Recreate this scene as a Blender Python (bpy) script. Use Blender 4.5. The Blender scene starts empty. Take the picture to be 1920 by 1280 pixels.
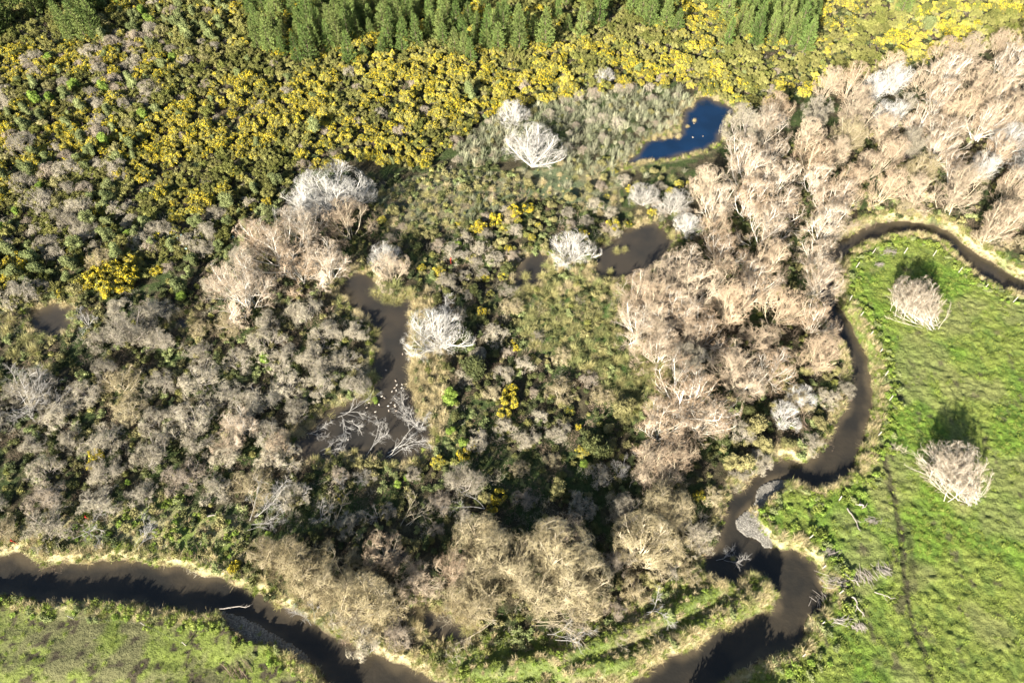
import bpy, math, numpy as np
rng = np.random.default_rng(7)
PI = math.pi
scene = bpy.context.scene
# ------------------------------------------------------------------ camera, sky, sun, exposure
CAM_H, DEP = 72.0, math.radians(54.5)
FPX = 1280.0                                   # focal length in photo pixels (1920 wide)
cam_d = bpy.data.cameras.new("camera"); cam = bpy.data.objects.new("camera", cam_d)
scene.collection.objects.link(cam); scene.camera = cam
cam_d.sensor_width = 36; cam_d.lens = 24; cam_d.clip_start = 0.5; cam_d.clip_end = 6000
cam.location = (0, 0, CAM_H); cam.rotation_euler = (PI/2 - DEP, 0, 0)
SUN_EL, SUN_AZ = math.radians(24), math.radians(31)      # shadows run towards +Y turned 31 deg to +X
world = bpy.data.worlds.new("World"); scene.world = world; world.use_nodes = True
wn = world.node_tree; bg = wn.nodes["Background"]
sky = wn.nodes.new("ShaderNodeTexSky"); sky.sky_type = 'NISHITA'; sky.sun_disc = False
sky.sun_elevation = SUN_EL; sky.sun_rotation = math.atan2(-math.sin(SUN_AZ), -math.cos(SUN_AZ))
wn.links.new(sky.outputs[0], bg.inputs[0]); bg.inputs[1].default_value = 0.050
sun_d = bpy.data.lights.new("sun", 'SUN'); sun_d.energy = 5.0; sun_d.angle = math.radians(0.5); sun_d.color = (1, .95, .87)
sun = bpy.data.objects.new("sun", sun_d); scene.collection.objects.link(sun)
sun.rotation_euler = (PI/2 - SUN_EL, 0, -SUN_AZ)
sun.location = (-40, -60, 120)
scene.view_settings.view_transform = 'Standard'; scene.view_settings.look = 'None'
scene.view_settings.exposure = 1.95; scene.view_settings.gamma = 1
scene.render.engine = 'CYCLES'
cy = scene.cycles
cy.max_bounces = 4; cy.diffuse_bounces = 1; cy.glossy_bounces = 2; cy.transmission_bounces = 2; cy.transparent_max_bounces = 4
cy.use_adaptive_sampling = True; cy.adaptive_threshold = 0.02

# ------------------------------------------------------------------ pixel <-> ground
cd, sd = math.cos(DEP), math.sin(DEP)
def P(px, py, z=0.0):
    px = np.asarray(px, float); py = np.asarray(py, float)
    a = (px-960)/FPX; b = (640-py)/FPX
    dx, dy, dz = a, cd + b*sd, -sd + b*cd
    t = (z-CAM_H)/dz
    return dx*t, dy*t
def Q(x, y, z=0.0):
    dz = z-CAM_H
    w = y*cd - dz*sd; v = y*sd + dz*cd
    return 960 + FPX*x/w, 640 - FPX*v/w
def dist(x, y, z=0.0): return y*cd - (z-CAM_H)*sd      # depth along the lens axis
def inpoly(X, Y, poly):
    r = np.zeros(np.shape(X), bool); n = len(poly)
    for i in range(n):
        x1, y1 = poly[i]; x2, y2 = poly[(i+1) % n]
        if y1 == y2: continue
        c = ((y1 > Y) != (y2 > Y)) & (X < (x2-x1)*(Y-y1)/(y2-y1)+x1)
        r ^= c
    return r
_tab = np.random.default_rng(3).random((256, 256))
def vnoise(x, y):
    xi = np.floor(x).astype(int); yi = np.floor(y).astype(int); fx = x-xi; fy = y-yi
    fx = fx*fx*(3-2*fx); fy = fy*fy*(3-2*fy)
    a = _tab[xi & 255, yi & 255]; b = _tab[(xi+1) & 255, yi & 255]; c = _tab[xi & 255, (yi+1) & 255]; d = _tab[(xi+1) & 255, (yi+1) & 255]
    return (a*(1-fx)+b*fx)*(1-fy) + (c*(1-fx)+d*fx)*fy
def fbm(x, y, s, o=3):
    r = 0; a = 1; t = 0
    for k in range(o):
        r = r + a*vnoise(x/s+17.3*k, y/s+5.1*k); t += a; a *= .5; s *= .5
    return r/t
def smooth(a, b, x):
    t = np.clip((x-a)/(b-a), 0, 1); return t*t*(3-2*t)

# ------------------------------------------------------------------ outlines traced on the ground (photo pixels)
RIVER_R = [(2150,640),(1990,590),(1920,556),(1890,548),(1850,530),(1815,505),(1790,478),(1765,455),(1730,442),(1690,438),(1650,445),(1610,460),(1585,475),(1566,495),(1558,530),(1563,562),(1577,590),
 (1595,620),(1615,660),(1628,700),(1630,740),(1622,790),(1612,830),(1603,858),(1585,885),(1555,905),(1525,915),(1500,905),(1470,893),(1440,899),(1424,917),(1415,940),(1390,960),(1382,972),(1388,990),(1406,1002),
 (1430,1010),(1448,1028),(1458,1040),(1485,1038),(1502,1041),(1518,1055),(1528,1078),(1538,1105),(1542,1115),(1532,1135),(1512,1146),(1503,1162),(1502,1179),(1495,1199),(1481,1209),(1461,1219),(1424,1228),
 (1394,1250),(1367,1266),(1340,1276),(1300,1310),(1250,1380),(1000,1420),(900,1400),(800,1380),(700,1335),(625,1280),(605,1253),(578,1233),(571,1223),(544,1206),(517,1193),(480,1169),(447,1152),(410,1142),
 (386,1142),(353,1144),(319,1137),(286,1135),(255,1125),(215,1129),(188,1119),(134,1122),(87,1124),(50,1115),(0,1109),(-120,1100),
 (-120,1040),(0,1048),(20,1043),(44,1045),(64,1055),(84,1068),(121,1062),(144,1062),(168,1065),(202,1058),(235,1055),(262,1057),(286,1065),(319,1068),(349,1073),(380,1083),(410,1088),
 (437,1097),(464,1112),(490,1122),(517,1139),(544,1149),(571,1162),(591,1179),(605,1189),(640,1203),(674,1223),(707,1236),(741,1250),(774,1263),(800,1280),(860,1305),(960,1330),(1080,1325),(1150,1305),
 (1190,1285),(1220,1262),(1250,1240),(1280,1228),(1303,1219),(1324,1206),(1354,1186),(1391,1172),(1414,1162),(1441,1149),(1461,1135),(1471,1112),(1448,1098),(1444,1085),(1428,1072),
 (1408,1065),(1391,1072),(1374,1092),(1347,1085),(1320,1068),(1324,1048),(1340,1031),(1350,1001),(1364,974),(1366,947),(1377,927),(1408,917),(1424,890),(1434,870),(1458,868),(1481,867),(1515,873),(1528,863),
 (1542,853),(1562,826),(1575,793),(1591,766),(1594,732),(1599,699),(1596,672),(1582,648),(1565,632),(1550,600),(1535,560),(1538,510),(1550,480),(1580,455),
 (1620,430),(1660,418),(1710,418),(1750,425),(1785,440),(1810,465),(1850,490),(1890,515),(1920,530),(1990,552),(2150,600)]
PONDS = {
 'blue':  [(1174,305),(1191,291),(1211,269),(1218,260),(1261,255),(1278,249),(1277,232),(1282,208),(1303,195),(1320,183),(1337,185),(1361,198),(1381,208),(1368,220),(1356,237),(1350,252),(1350,268),(1325,280),(1300,290),(1280,292),(1251,301),(1211,303),(1190,308),(1150,318)],
 'brown': [(1160,437),(1184,428),(1200,420),(1228,420),(1250,436),(1265,450),(1255,470),(1231,496),(1208,513),(1184,523),(1164,523),(1127,529),(1120,514),(1117,490),(1118,470),(1127,457),(1157,450)],
 'narrow':[(966,511),(976,490),(996,477),(1016,475),(1030,482),(1024,490),(1028,504),(1020,517),(1013,537),(989,540),(969,541)],
 'long':  [(635,545),(640,521),(677,511),(690,514),(704,531),(714,554),(737,564),(768,561),(778,571),(774,588),(766,612),(768,648),(769,682),(771,715),(778,739),(774,752),(784,779),(812,812),(801,833),(786,857),
           (740,868),(700,856),(645,852),(605,864),(553,862),(552,826),(578,803),(608,778),(650,757),(690,742),(703,722),(700,690),(708,640),(702,612),(684,592),(655,572)],
 'left':  [(54,595),(64,581),(101,571),(141,574),(132,598),(130,621),(101,630),(74,628),(60,615)],
 'dark':  [(784,1162),(801,1135),(828,1152),(842,1168),(875,1168),(884,1199),(855,1205),(815,1184)],
 'patch': [(322,600),(338,595),(356,600),(352,613),(328,612)],
}
ZR, ZP = -1.1, -0.35
def W(poly, z=0.0):
    a = np.array(poly, float); x, y = P(a[:,0], a[:,1], z); return np.stack([x, y], 1)
BODIES = [('river', W(RIVER_R, ZR), ZR)] + [('pond', W(p, ZP), ZP) for p in PONDS.values()]
def sdf(X, Y, poly):
    d = np.full(X.shape, 1e9)
    n = len(poly)
    for i in range(n):
        ax, ay = poly[i]; bx, by = poly[(i+1) % n]
        vx, vy = bx-ax, by-ay; L = vx*vx+vy*vy+1e-9
        t = np.clip(((X-ax)*vx+(Y-ay)*vy)/L, 0, 1)
        d = np.minimum(d, (X-ax-t*vx)**2+(Y-ay-t*vy)**2)
    d = np.sqrt(d); d[inpoly(X, Y, poly)] *= -1
    return d
# zones (photo pixels)
Z_PAST = [(1577,500),(1620,462),(1690,440),(1760,455),(1815,510),(1930,560),(2100,640),(2300,1500),(1150,1500),(1330,1280),(1470,1215),(1500,1180),(1545,1115),(1500,1040),(1440,1010),(1410,960),(1500,905),(1590,880),(1625,790),(1630,700),(1565,570)]
Z_LPAST = [(-300,1112),(60,1120),(250,1130),(400,1145),(560,1220),(640,1290),(760,1400),(-300,1500)]
Z_HERB = [(-60,1000),(60,975),(200,945),(330,935),(420,970),(470,1010),(450,1060),(480,1110),(300,1066),(-60,1050)]
Z_SPIT = [(800,1205),(900,1190),(1100,1180),(1220,1110),(1300,1060),(1400,1060),(1475,1112),(1400,1175),(1180,1290),(900,1320),(740,1250)]
Z_MARSH = [(960,560),(1050,470),(1180,530),(1170,620),(1280,680),(1300,720),(1180,790),(1120,700),(1000,650)]
Z_MEAD = [(700,360),(780,330),(900,320),(1060,315),(1160,330),(1150,400),(1000,370),(860,420),(720,430)]
Z_BANKNE = [(1560,440),(1640,405),(1720,400),(1800,430),(1930,500),(1930,545),(1860,500),(1790,440),(1700,418),(1580,455)]
BAR1 = [(1418,947),(1424,915),(1434,902),(1458,893),(1483,897),(1478,908),(1457,920),(1440,941),(1428,956)]
BAR2 = [(1384,968),(1408,950),(1424,955),(1423,971),(1438,990),(1450,1006),(1453,1020),(1440,1022),(1424,1004),(1402,998),(1388,986)]
BAR3 = [(408,1141),(447,1150),(482,1167),(519,1191),(546,1205),(573,1222),(578,1240),(540,1226),(505,1207),(470,1205),(438,1185),(418,1166)]

# ------------------------------------------------------------------ ground grid
def lines(segs):
    out = []
    for a, b, s in segs: out.append(np.arange(a, b, s))
    return np.concatenate(out)
gx = np.concatenate([[-3000,-1200,-500,-250], lines([(-150,-70,.6),(-70,18,.34),(18,74,.19),(74,150,.5)]), [151,250,500,1200,3000]])
gy = np.concatenate([[-1500,-600,-200,-60], lines([(-12,0,.6),(0,62,.2),(62,110,.36),(110,190,.6)]), [191,300,600,1500,5500]])
GX, GY = np.meshgrid(gx, gy)
inner = (GX > -140) & (GX < 140) & (GY > -10) & (GY < 185)
D = np.full(GX.shape, 99.0); ZW = np.full(GX.shape, ZP)
Dbody = []
for name, poly, zw in BODIES:
    pad = 8; bb = (GX > poly[:,0].min()-pad) & (GX < poly[:,0].max()+pad) & (GY > poly[:,1].min()-pad) & (GY < poly[:,1].max()+pad) & inner
    d = np.full(GX.shape, 99.0)
    d[bb] = sdf(GX[bb], GY[bb], poly)
    d = d + (fbm(GX, GY, 1.3, 2)-.5)*.7 - (.3 if name == 'river' else .1)
    Dbody.append(d); m = d < D; D[m] = d[m]; ZW[m] = zw
PX, PY = Q(GX, GY)
wx, wy = PX + (fbm(GX, GY, 4)-.5)*34, PY + (fbm(GX+50, GY, 4)-.5)*34
near = dist(GX, GY) > 1
def zone(poly, soft=True): return inpoly(wx if soft else PX, wy if soft else PY, poly) & near
past, lpast = zone(Z_PAST, False), zone(Z_LPAST, False)
herb, spit, marsh, mead, bankne = zone(Z_HERB), zone(Z_SPIT), zone(Z_MARSH), zone(Z_MEAD), zone(Z_BANKNE)
bar = inpoly(PX, PY, BAR1) | inpoly(PX, PY, BAR2) | inpoly(PX, PY, BAR3)
H = (fbm(GX, GY, 14, 3)-.5)*.5 + (fbm(GX, GY, 1.7, 3)-.5)*.3
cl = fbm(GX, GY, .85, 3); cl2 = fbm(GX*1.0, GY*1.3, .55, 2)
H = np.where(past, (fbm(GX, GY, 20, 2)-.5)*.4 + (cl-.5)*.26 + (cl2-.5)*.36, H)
H = np.where(lpast, (fbm(GX*.55, GY*1.6, 5, 3)-.5)*1.0 + (cl-.5)*.18, H)
H = np.where(spit | herb, H + (fbm(GX, GY, .8, 2)-.5)*.3, H)
H[~inner] = 0
def line_d(pts):
    a = W(pts); d = np.full(GX.shape, 1e9)
    for i in range(len(a)-1):
        ax, ay = a[i]; bx, by = a[i+1]; vx, vy = bx-ax, by-ay
        t = np.clip(((GX-ax)*vx+(GY-ay)*vy)/(vx*vx+vy*vy), 0, 1); d = np.minimum(d, np.hypot(GX-ax-t*vx, GY-ay-t*vy))
    return d
for ln in ([(1060,1262),(1180,1240),(1290,1190),(1400,1128),(1440,1105)], [(900,1262),(1060,1230),(1200,1180),(1300,1130),(1380,1085)]):
    H = H + 1.0*smooth(1.3, .1, line_d(ln))
bankw = np.where(ZW < -1, 0.75, .9)
ramp = smooth(0, 1, np.clip((D+.02)/bankw, 0, 1))
Hland = ZW + (H - ZW)*ramp
Hwet = ZW - np.clip(-D*.5, 0, .7)
H = np.where(D > 0, Hland, Hwet)
barn = ZW + .10 + (fbm(GX, GY, .9, 2)-.5)*.12 + .12*smooth(-.3, 1.0, D)
H = np.where(bar, np.maximum(barn, ZW+.04), H)
# spit berms: two low ridges beside the lower stream
def lerp(a, b, t): return a + (b-a)*t[..., None]
def C(*c): return np.array(c, float)
n1, n2, n3 = fbm(GX, GY, 2.2, 3), fbm(GX+90, GY, .8, 2), fbm(GX, GY+70, 6, 3)
col = lerp(C(.050,.042,.024), C(.045,.062,.020), smooth(.4,.6,n1)); col = lerp(col, C(.10,.085,.045), smooth(.55,.75,n2)*.7)
def setz(mask, c1, c2, nn, a=.4, b=.6):
    global col
    col = np.where(mask[..., None], lerp(C(*c1), C(*c2), smooth(a, b, nn)), col)
setz(mead, (.10,.12,.06), (.19,.17,.09), n1)
setz(marsh, (.07,.11,.03), (.13,.13,.045), n1)
setz(bankne, (.26,.22,.11), (.12,.17,.05), n1)
setz(herb, (.15,.19,.045), (.26,.235,.11), n1, .4, .65)
setz(spit, (.12,.15,.04), (.21,.18,.09), n1, .45, .7)
setz(lpast, (.15,.18,.04), (.13,.125,.055), n1, .35, .65)
col = np.where((lpast & (n2 > .66))[..., None], C(.06,.05,.03), col)
setz(past, (.110,.170,.024), (.160,.190,.040), n3)
col = np.where(past[..., None], lerp(col, C(.10,.085,.045), smooth(.70,.86,n1)*.7), col)
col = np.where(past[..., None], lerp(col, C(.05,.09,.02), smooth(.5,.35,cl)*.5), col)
col = np.where(past[..., None], lerp(col, C(.17,.165,.065), smooth(.50,.66,fbm(GX+200, GY, 5.5, 3))*.55), col)
col = np.where(past[..., None], lerp(col, C(.07,.06,.035), smooth(.70,.78,fbm(GX+300, GY, 1.6, 3))*.8), col)
# vehicle track and fence-line wear through the pasture
def near_line(pts, w):
    a = W(pts); d = np.full(GX.shape, 1e9)
    for i in range(len(a)-1):
        ax, ay = a[i]; bx, by = a[i+1]; vx, vy = bx-ax, by-ay
        t = np.clip(((GX-ax)*vx+(GY-ay)*vy)/(vx*vx+vy*vy), 0, 1); d = np.minimum(d, np.hypot(GX-ax-t*vx, GY-ay-t*vy))
    return smooth(w, w*.4, d + (n2-.5)*w*.8)
TRACK = [(1652,830),(1662,870),(1676,920),(1688,985),(1694,1040),(1700,1100),(1712,1160),(1735,1225),(1760,1300)]
tr = near_line(TRACK, .45)*past; tr2 = near_line([(p[0]+14, p[1]) for p in TRACK[3:6]], .7)*past
col = lerp(col, C(.045,.038,.024), np.clip(tr*.8+tr2*.6, 0, 1)); H = H - .14*tr
# straw-coloured bank tops and muddy bank faces
edge = smooth(1.5,.6, D)*smooth(.05,.35, D); riverside = ZW < -1
ne = edge*(.15+.85*smooth(.36,.56,fbm(GX+30, GY, 3, 3)))
col = lerp(col, C(.42,.36,.19), np.where(riverside, ne, ne*.45))
col = lerp(col, C(.10,.075,.045), smooth(.22,.02,D))
col = lerp(col, C(.085,.066,.045), smooth(.1,-.4,D)); col = np.where(bar[..., None], lerp(C(.12,.105,.08), C(.20,.18,.145), n2), col)
fx0 = (wy < 20)
# ------------------------------------------------------------------ materials
def mat(name): 
    m = bpy.data.materials.new(name); m.use_nodes = True; return m, m.node_tree.nodes, m.node_tree.links, m.node_tree.nodes["Principled BSDF"]
def plant_mat(name, c, c2=None, vary=.35, rough=.75, trans=0., nscale=2.5, bark=False):
    m, N, L, b = mat(name); c2 = c2 or c
    oi = N.new("ShaderNodeObjectInfo"); tc = N.new("ShaderNodeTexCoord"); no = N.new("ShaderNodeTexNoise"); no.inputs['Scale'].default_value = nscale; no.inputs['Detail'].default_value = 3
    L.new(tc.outputs['Object'], no.inputs['Vector'])
    mix = N.new("ShaderNodeMix"); mix.data_type = 'RGBA'; mix.inputs[6].default_value = (*c, 1); mix.inputs[7].default_value = (*c2, 1)
    r1 = N.new("ShaderNodeMath"); r1.operation = 'MULTIPLY_ADD'; L.new(oi.outputs['Random'], r1.inputs[0]); r1.inputs[1].default_value = .9; 
    r2 = N.new("ShaderNodeMath"); r2.operation = 'SUBTRACT'; L.new(no.outputs[0], r2.inputs[0]); r2.inputs[1].default_value = .45; L.new(r2.outputs[0], r1.inputs[2])
    cl_ = N.new("ShaderNodeClamp"); L.new(r1.outputs[0], cl_.inputs[0]); L.new(cl_.outputs[0], mix.inputs[0])
    hs = N.new("ShaderNodeHueSaturation"); L.new(mix.outputs[2], hs.inputs['Color'])
    mm = N.new("ShaderNodeMath"); mm.operation = 'MULTIPLY'; L.new(oi.outputs['Random'], mm.inputs[0]); mm.inputs[1].default_value = 7.31
    fr = N.new("ShaderNodeMath"); fr.operation = 'FRACT'; L.new(mm.outputs[0], fr.inputs[0])
    mr = N.new("ShaderNodeMapRange"); L.new(fr.outputs[0], mr.inputs[0]); mr.inputs[3].default_value = 1-vary; mr.inputs[4].default_value = 1+vary*.7; L.new(mr.outputs[0], hs.inputs['Value'])
    L.new(hs.outputs[0], b.inputs['Base Color']); b.inputs['Roughness'].default_value = rough; b.inputs['Specular IOR Level'].default_value = .2
    if trans:
        tl = N.new("ShaderNodeBsdfTranslucent"); L.new(hs.outputs[0], tl.inputs[0]); ms = N.new("ShaderNodeMixShader"); ms.inputs[0].default_value = trans
        L.new(b.outputs[0], ms.inputs[1]); L.new(tl.outputs[0], ms.inputs[2]); L.new(ms.outputs[0], N["Material Output"].inputs[0])
    return m
M = {}
M['limb_pale'] = plant_mat('pale_limb_bark', (.62,.57,.48), (.52,.46,.36), .15, nscale=.8)
M['limb_white'] = plant_mat('whitish_limb_bark', (.50,.47,.41), (.40,.37,.31), .15, nscale=.8)
M['limb_tan'] = plant_mat('tan_limb_bark', (.46,.39,.27), (.38,.31,.20), .2, nscale=.8)
M['limb_grey'] = plant_mat('grey_limb_bark', (.34,.30,.25), (.26,.22,.18), .2)
M['limb_dead'] = plant_mat('bleached_dead_wood', (.38,.355,.31), (.26,.24,.21), .15)
M['twig_orange'] = plant_mat('orange_tan_twigs', (.37,.265,.165), (.41,.325,.225), .22, nscale=.5)
M['twig_straw'] = plant_mat('straw_twigs', (.31,.25,.13), (.36,.30,.17), .2, nscale=.5)
M['twig_white'] = plant_mat('whitish_twigs', (.52,.47,.40), (.45,.39,.32), .15, nscale=.5)
M['twig_tan'] = plant_mat('dull_tan_shrub_twigs', (.33,.285,.195), (.40,.35,.245), .25, nscale=.6)
M['twig_grey'] = plant_mat('grey_shrub_twigs', (.26,.225,.155), (.33,.29,.205), .25, nscale=.6)
M['twig_pink'] = plant_mat('pinkish_grey_twigs', (.30,.24,.165), (.34,.28,.20), .2, nscale=.6)
M['gorse'] = plant_mat('gorse_green', (.125,.135,.028), (.245,.225,.070), .35, nscale=1.5)
M['flower'] = plant_mat('gorse_yellow_flowers', (.78,.56,.022), (.70,.55,.045), .12, rough=.6)
M['pine'] = plant_mat('pine_needles', (.080,.132,.026), (.165,.20,.052), .25, nscale=.8)
M['bark'] = plant_mat('brown_bark', (.12,.09,.06), None, .2)
M['leaf_mid'] = plant_mat('mid_green_leaves', (.17,.20,.070), (.24,.26,.10), .25, trans=.15)
M['leaf_lime'] = plant_mat('lime_green_leaves', (.19,.28,.04), (.25,.33,.06), .15, trans=.2)
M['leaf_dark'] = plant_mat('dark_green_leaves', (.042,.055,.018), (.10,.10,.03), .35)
M['leaf_olive'] = plant_mat('olive_leaves', (.15,.14,.05), (.24,.21,.085), .3)
M['sedge'] = plant_mat('gold_green_sedge', (.40,.35,.14), (.24,.25,.09), .25, trans=.2)
M['straw'] = plant_mat('straw_grass', (.56,.46,.25), (.47,.38,.19), .2, trans=.25)
M['grass'] = plant_mat('pasture_grass_blades', (.18,.235,.036), (.25,.285,.062), .3, trans=.25)
M['flax'] = plant_mat('grey_green_flax', (.20,.215,.115), (.40,.38,.24), .4, trans=.1)
M['brown'] = plant_mat('dead_brown_brush', (.16,.11,.07), (.27,.20,.14), .3)
M['stone'] = plant_mat('river_stones', (.17,.155,.125), (.29,.265,.22), .45, rough=.85)
M['post'] = plant_mat('weathered_post', (.38,.34,.28), None, .1)
M['wire'] = plant_mat('galvanised_wire', (.12,.12,.11), None, 0, rough=.7)
M['guard'] = plant_mat('pale_green_plastic', (.35,.62,.52), (.5,.68,.62), .15)
M['red'] = plant_mat('red_plastic', (.6,.05,.03), None, 0)
M['duck'] = plant_mat('pale_plumage', (.62,.56,.47), (.30,.22,.15), .2)
M['duck_dark'] = plant_mat('dark_plumage', (.08,.06,.04), None, .2)
M['bill'] = plant_mat('bill', (.35,.22,.06), None, 0)
# ground
m, N, L, b = mat('ground_cover'); M['ground'] = m
at = N.new("ShaderNodeAttribute"); at.attribute_name = 'Col'; tc = N.new("ShaderNodeTexCoord")
na = N.new("ShaderNodeTexNoise"); na.inputs['Scale'].default_value = 3.2; na.inputs['Detail'].default_value = 8; na.inputs['Roughness'].default_value = .7; L.new(tc.outputs['Object'], na.inputs['Vector'])
mr = N.new("ShaderNodeMapRange"); L.new(na.outputs[0], mr.inputs[0]); mr.inputs[1].default_value = .3; mr.inputs[2].default_value = .7; mr.inputs[3].default_value = .55; mr.inputs[4].default_value = 1.45
vm = N.new("ShaderNodeVectorMath"); vm.operation = 'SCALE'; L.new(at.outputs['Color'], vm.inputs[0]); L.new(mr.outputs[0], vm.inputs['Scale']); L.new(vm.outputs[0], b.inputs['Base Color'])
bp = N.new("ShaderNodeBump"); bp.inputs['Strength'].default_value = 1.0; bp.inputs['Distance'].default_value = .25; L.new(na.outputs[0], bp.inputs['Height']); L.new(bp.outputs[0], b.inputs['Normal'])
b.inputs['Roughness'].default_value = .9; b.inputs['Specular IOR Level'].default_value = .1
def water_mat(name, c, c2, rough, bump, flow):
    m, N, L, b = mat(name); tc = N.new("ShaderNodeTexCoord")
    n1 = N.new("ShaderNodeTexNoise"); n1.inputs['Scale'].default_value = .22; n1.inputs['Detail'].default_value = 4; L.new(tc.outputs['Object'], n1.inputs['Vector'])
    mx = N.new("ShaderNodeMix"); mx.data_type = 'RGBA'; mx.inputs[6].default_value = (*c, 1); mx.inputs[7].default_value = (*c2, 1)
    mr = N.new("ShaderNodeMapRange"); mr.inputs[1].default_value = .38; mr.inputs[2].default_value = .62; L.new(n1.outputs[0], mr.inputs[0]); L.new(mr.outputs[0], mx.inputs[0]); at = N.new("ShaderNodeAttribute"); at.attribute_name = 'Col'; sep = N.new("ShaderNodeSeparateColor"); L.new(at.outputs['Color'], sep.inputs[0])
    sh = N.new("ShaderNodeMix"); sh.data_type = 'RGBA'; sh.inputs[6].default_value = (.090, .070, .042, 1); L.new(mx.outputs[2], sh.inputs[7]); L.new(sep.outputs[0], sh.inputs[0]); L.new(sh.outputs[2], b.inputs['Base Color'])
    b.inputs['Roughness'].default_value = rough; b.inputs['IOR'].default_value = 1.33; b.inputs['Specular IOR Level'].default_value = .6
    n2 = N.new("ShaderNodeTexNoise"); n2.inputs['Scale'].default_value = flow; n2.inputs['Detail'].default_value = 5; L.new(tc.outputs['Object'], n2.inputs['Vector'])
    bp = N.new("ShaderNodeBump"); bp.inputs['Strength'].default_value = bump; bp.inputs['Distance'].default_value = .05; L.new(n2.outputs[0], bp.inputs['Height']); L.new(bp.outputs[0], b.inputs['Normal'])
    return m
M['river'] = water_mat('stream_water', (.038,.031,.021), (.021,.019,.015), .06, .8, 2.2)
M['pond'] = water_mat('still_brown_water', (.043,.035,.025), (.028,.025,.020), .06, .12, 1.2)
M['pond_blue'] = water_mat('still_sky_tinted_water', (.005,.020,.052), (.004,.015,.038), .05, .1, 1.2)  # deep blue of the reflected sky is put into the base colour

# ------------------------------------------------------------------ mesh helpers
def make_mesh(name, V, F, mats, mi=None, attr=None, smooth_=False):
    """F: list of (n,k) int arrays; mi: list of material index per array"""
    me = bpy.data.meshes.new(name)
    V = np.ascontiguousarray(V, np.float32); me.vertices.add(len(V)); me.vertices.foreach_set('co', V.ravel())
    tot = np.concatenate([np.full(len(f), f.shape[1]) for f in F]); lv = np.concatenate([f.ravel() for f in F])
    me.loops.add(len(lv)); me.loops.foreach_set('vertex_index', lv.astype(np.int32))
    me.polygons.add(len(tot)); st = np.concatenate([[0], np.cumsum(tot)[:-1]])
    me.polygons.foreach_set('loop_start', st.astype(np.int32)); me.polygons.foreach_set('loop_total', tot.astype(np.int32))
    for m_ in mats: me.materials.append(m_)
    if mi is not None:
        me.polygons.foreach_set('material_index', np.concatenate([np.full(len(f), i) for f, i in zip(F, mi)]).astype(np.int32))
    me.polygons.foreach_set('use_smooth', np.full(len(tot), smooth_))
    if attr is not None:
        a = me.color_attributes.new('Col', 'FLOAT_COLOR', 'POINT'); a.data.foreach_set('color', np.c_[attr, np.ones(len(attr))].astype(np.float32).ravel())
    me.update(calc_edges=True); return me
class G:
    def __init__(s): s.V = []; s.F = []; s.mi = []; s.n = 0
    def add(s, V, F, mi=0): s.V.append(V); s.F.append(F + s.n); s.mi.append(mi); s.n += len(V)
    def mesh(s, name, *mats): return make_mesh(name, np.concatenate(s.V), s.F, [M[k] for k in mats], s.mi)
def norm(v): return v/(np.linalg.norm(v, axis=-1, keepdims=True)+1e-9)
def tubes(g, pts, rad, sides, mi=0):
    n, K, _ = pts.shape
    tan = norm(pts[:, -1]-pts[:, 0]); ref = np.where(np.abs(tan[:, 2:3]) > .9, np.array([[1., 0, 0]]), np.array([[0, 0, 1.]]))
    u = norm(np.cross(tan, ref)); v = np.cross(tan, u)
    a = np.arange(sides)*2*PI/sides
    ring = u[:, None, None, :]*np.cos(a)[None, None, :, None] + v[:, None, None, :]*np.sin(a)[None, None, :, None]
    V = pts[:, :, None, :] + ring*rad[:, :, None, None]
    b = (np.arange(n)*K*sides)[:, None, None] + (np.arange(K-1)*sides)[None, :, None]
    j = np.arange(sides)[None, None, :]; j2 = (j+1) % sides
    F = np.stack([b+j, b+j2, b+j2+sides, b+j+sides], -1).reshape(-1, 4)
    g.add(V.reshape(-1, 3), F, mi)
def grow(rg, pts, rad, per, trange, length, ang, up, jit, K, rf=.6, tip=.35, rmin=.008, falloff=.5):
    n, Kp, _ = pts.shape; m = n*per
    idx = np.repeat(np.arange(n), per)
    t = (np.tile(np.arange(per), n)+rg.random(m))/per; t = trange[0]+(trange[1]-trange[0])*t
    f = t*(Kp-1); i0 = np.minimum(f.astype(int), Kp-2); fr = (f-i0)[:, None]
    p0 = pts[idx, i0]*(1-fr)+pts[idx, i0+1]*fr; tg = norm(pts[idx, i0+1]-pts[idx, i0])
    r0 = (rad[idx, i0]*(1-fr[:, 0])+rad[idx, i0+1]*fr[:, 0])*rf
    q = norm(np.cross(tg, norm(rg.normal(size=(m, 3))))); a = rg.uniform(ang[0], ang[1], m)[:, None]
    d = norm(tg*np.cos(a)+q*np.sin(a)); Ls = rg.uniform(length[0], length[1], m)*(1-falloff*t)
    out = [p0]; step = (Ls/(K-1))[:, None]
    for k in range(K-1):
        d = norm(d+np.array([0, 0, up])+rg.normal(size=(m, 3))*jit); out.append(out[-1]+d*step)
    P_ = np.stack(out, 1); R = np.maximum(r0, rmin)[:, None]*np.linspace(1, tip, K)[None]
    return P_, np.maximum(R, rmin*.5)
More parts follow.
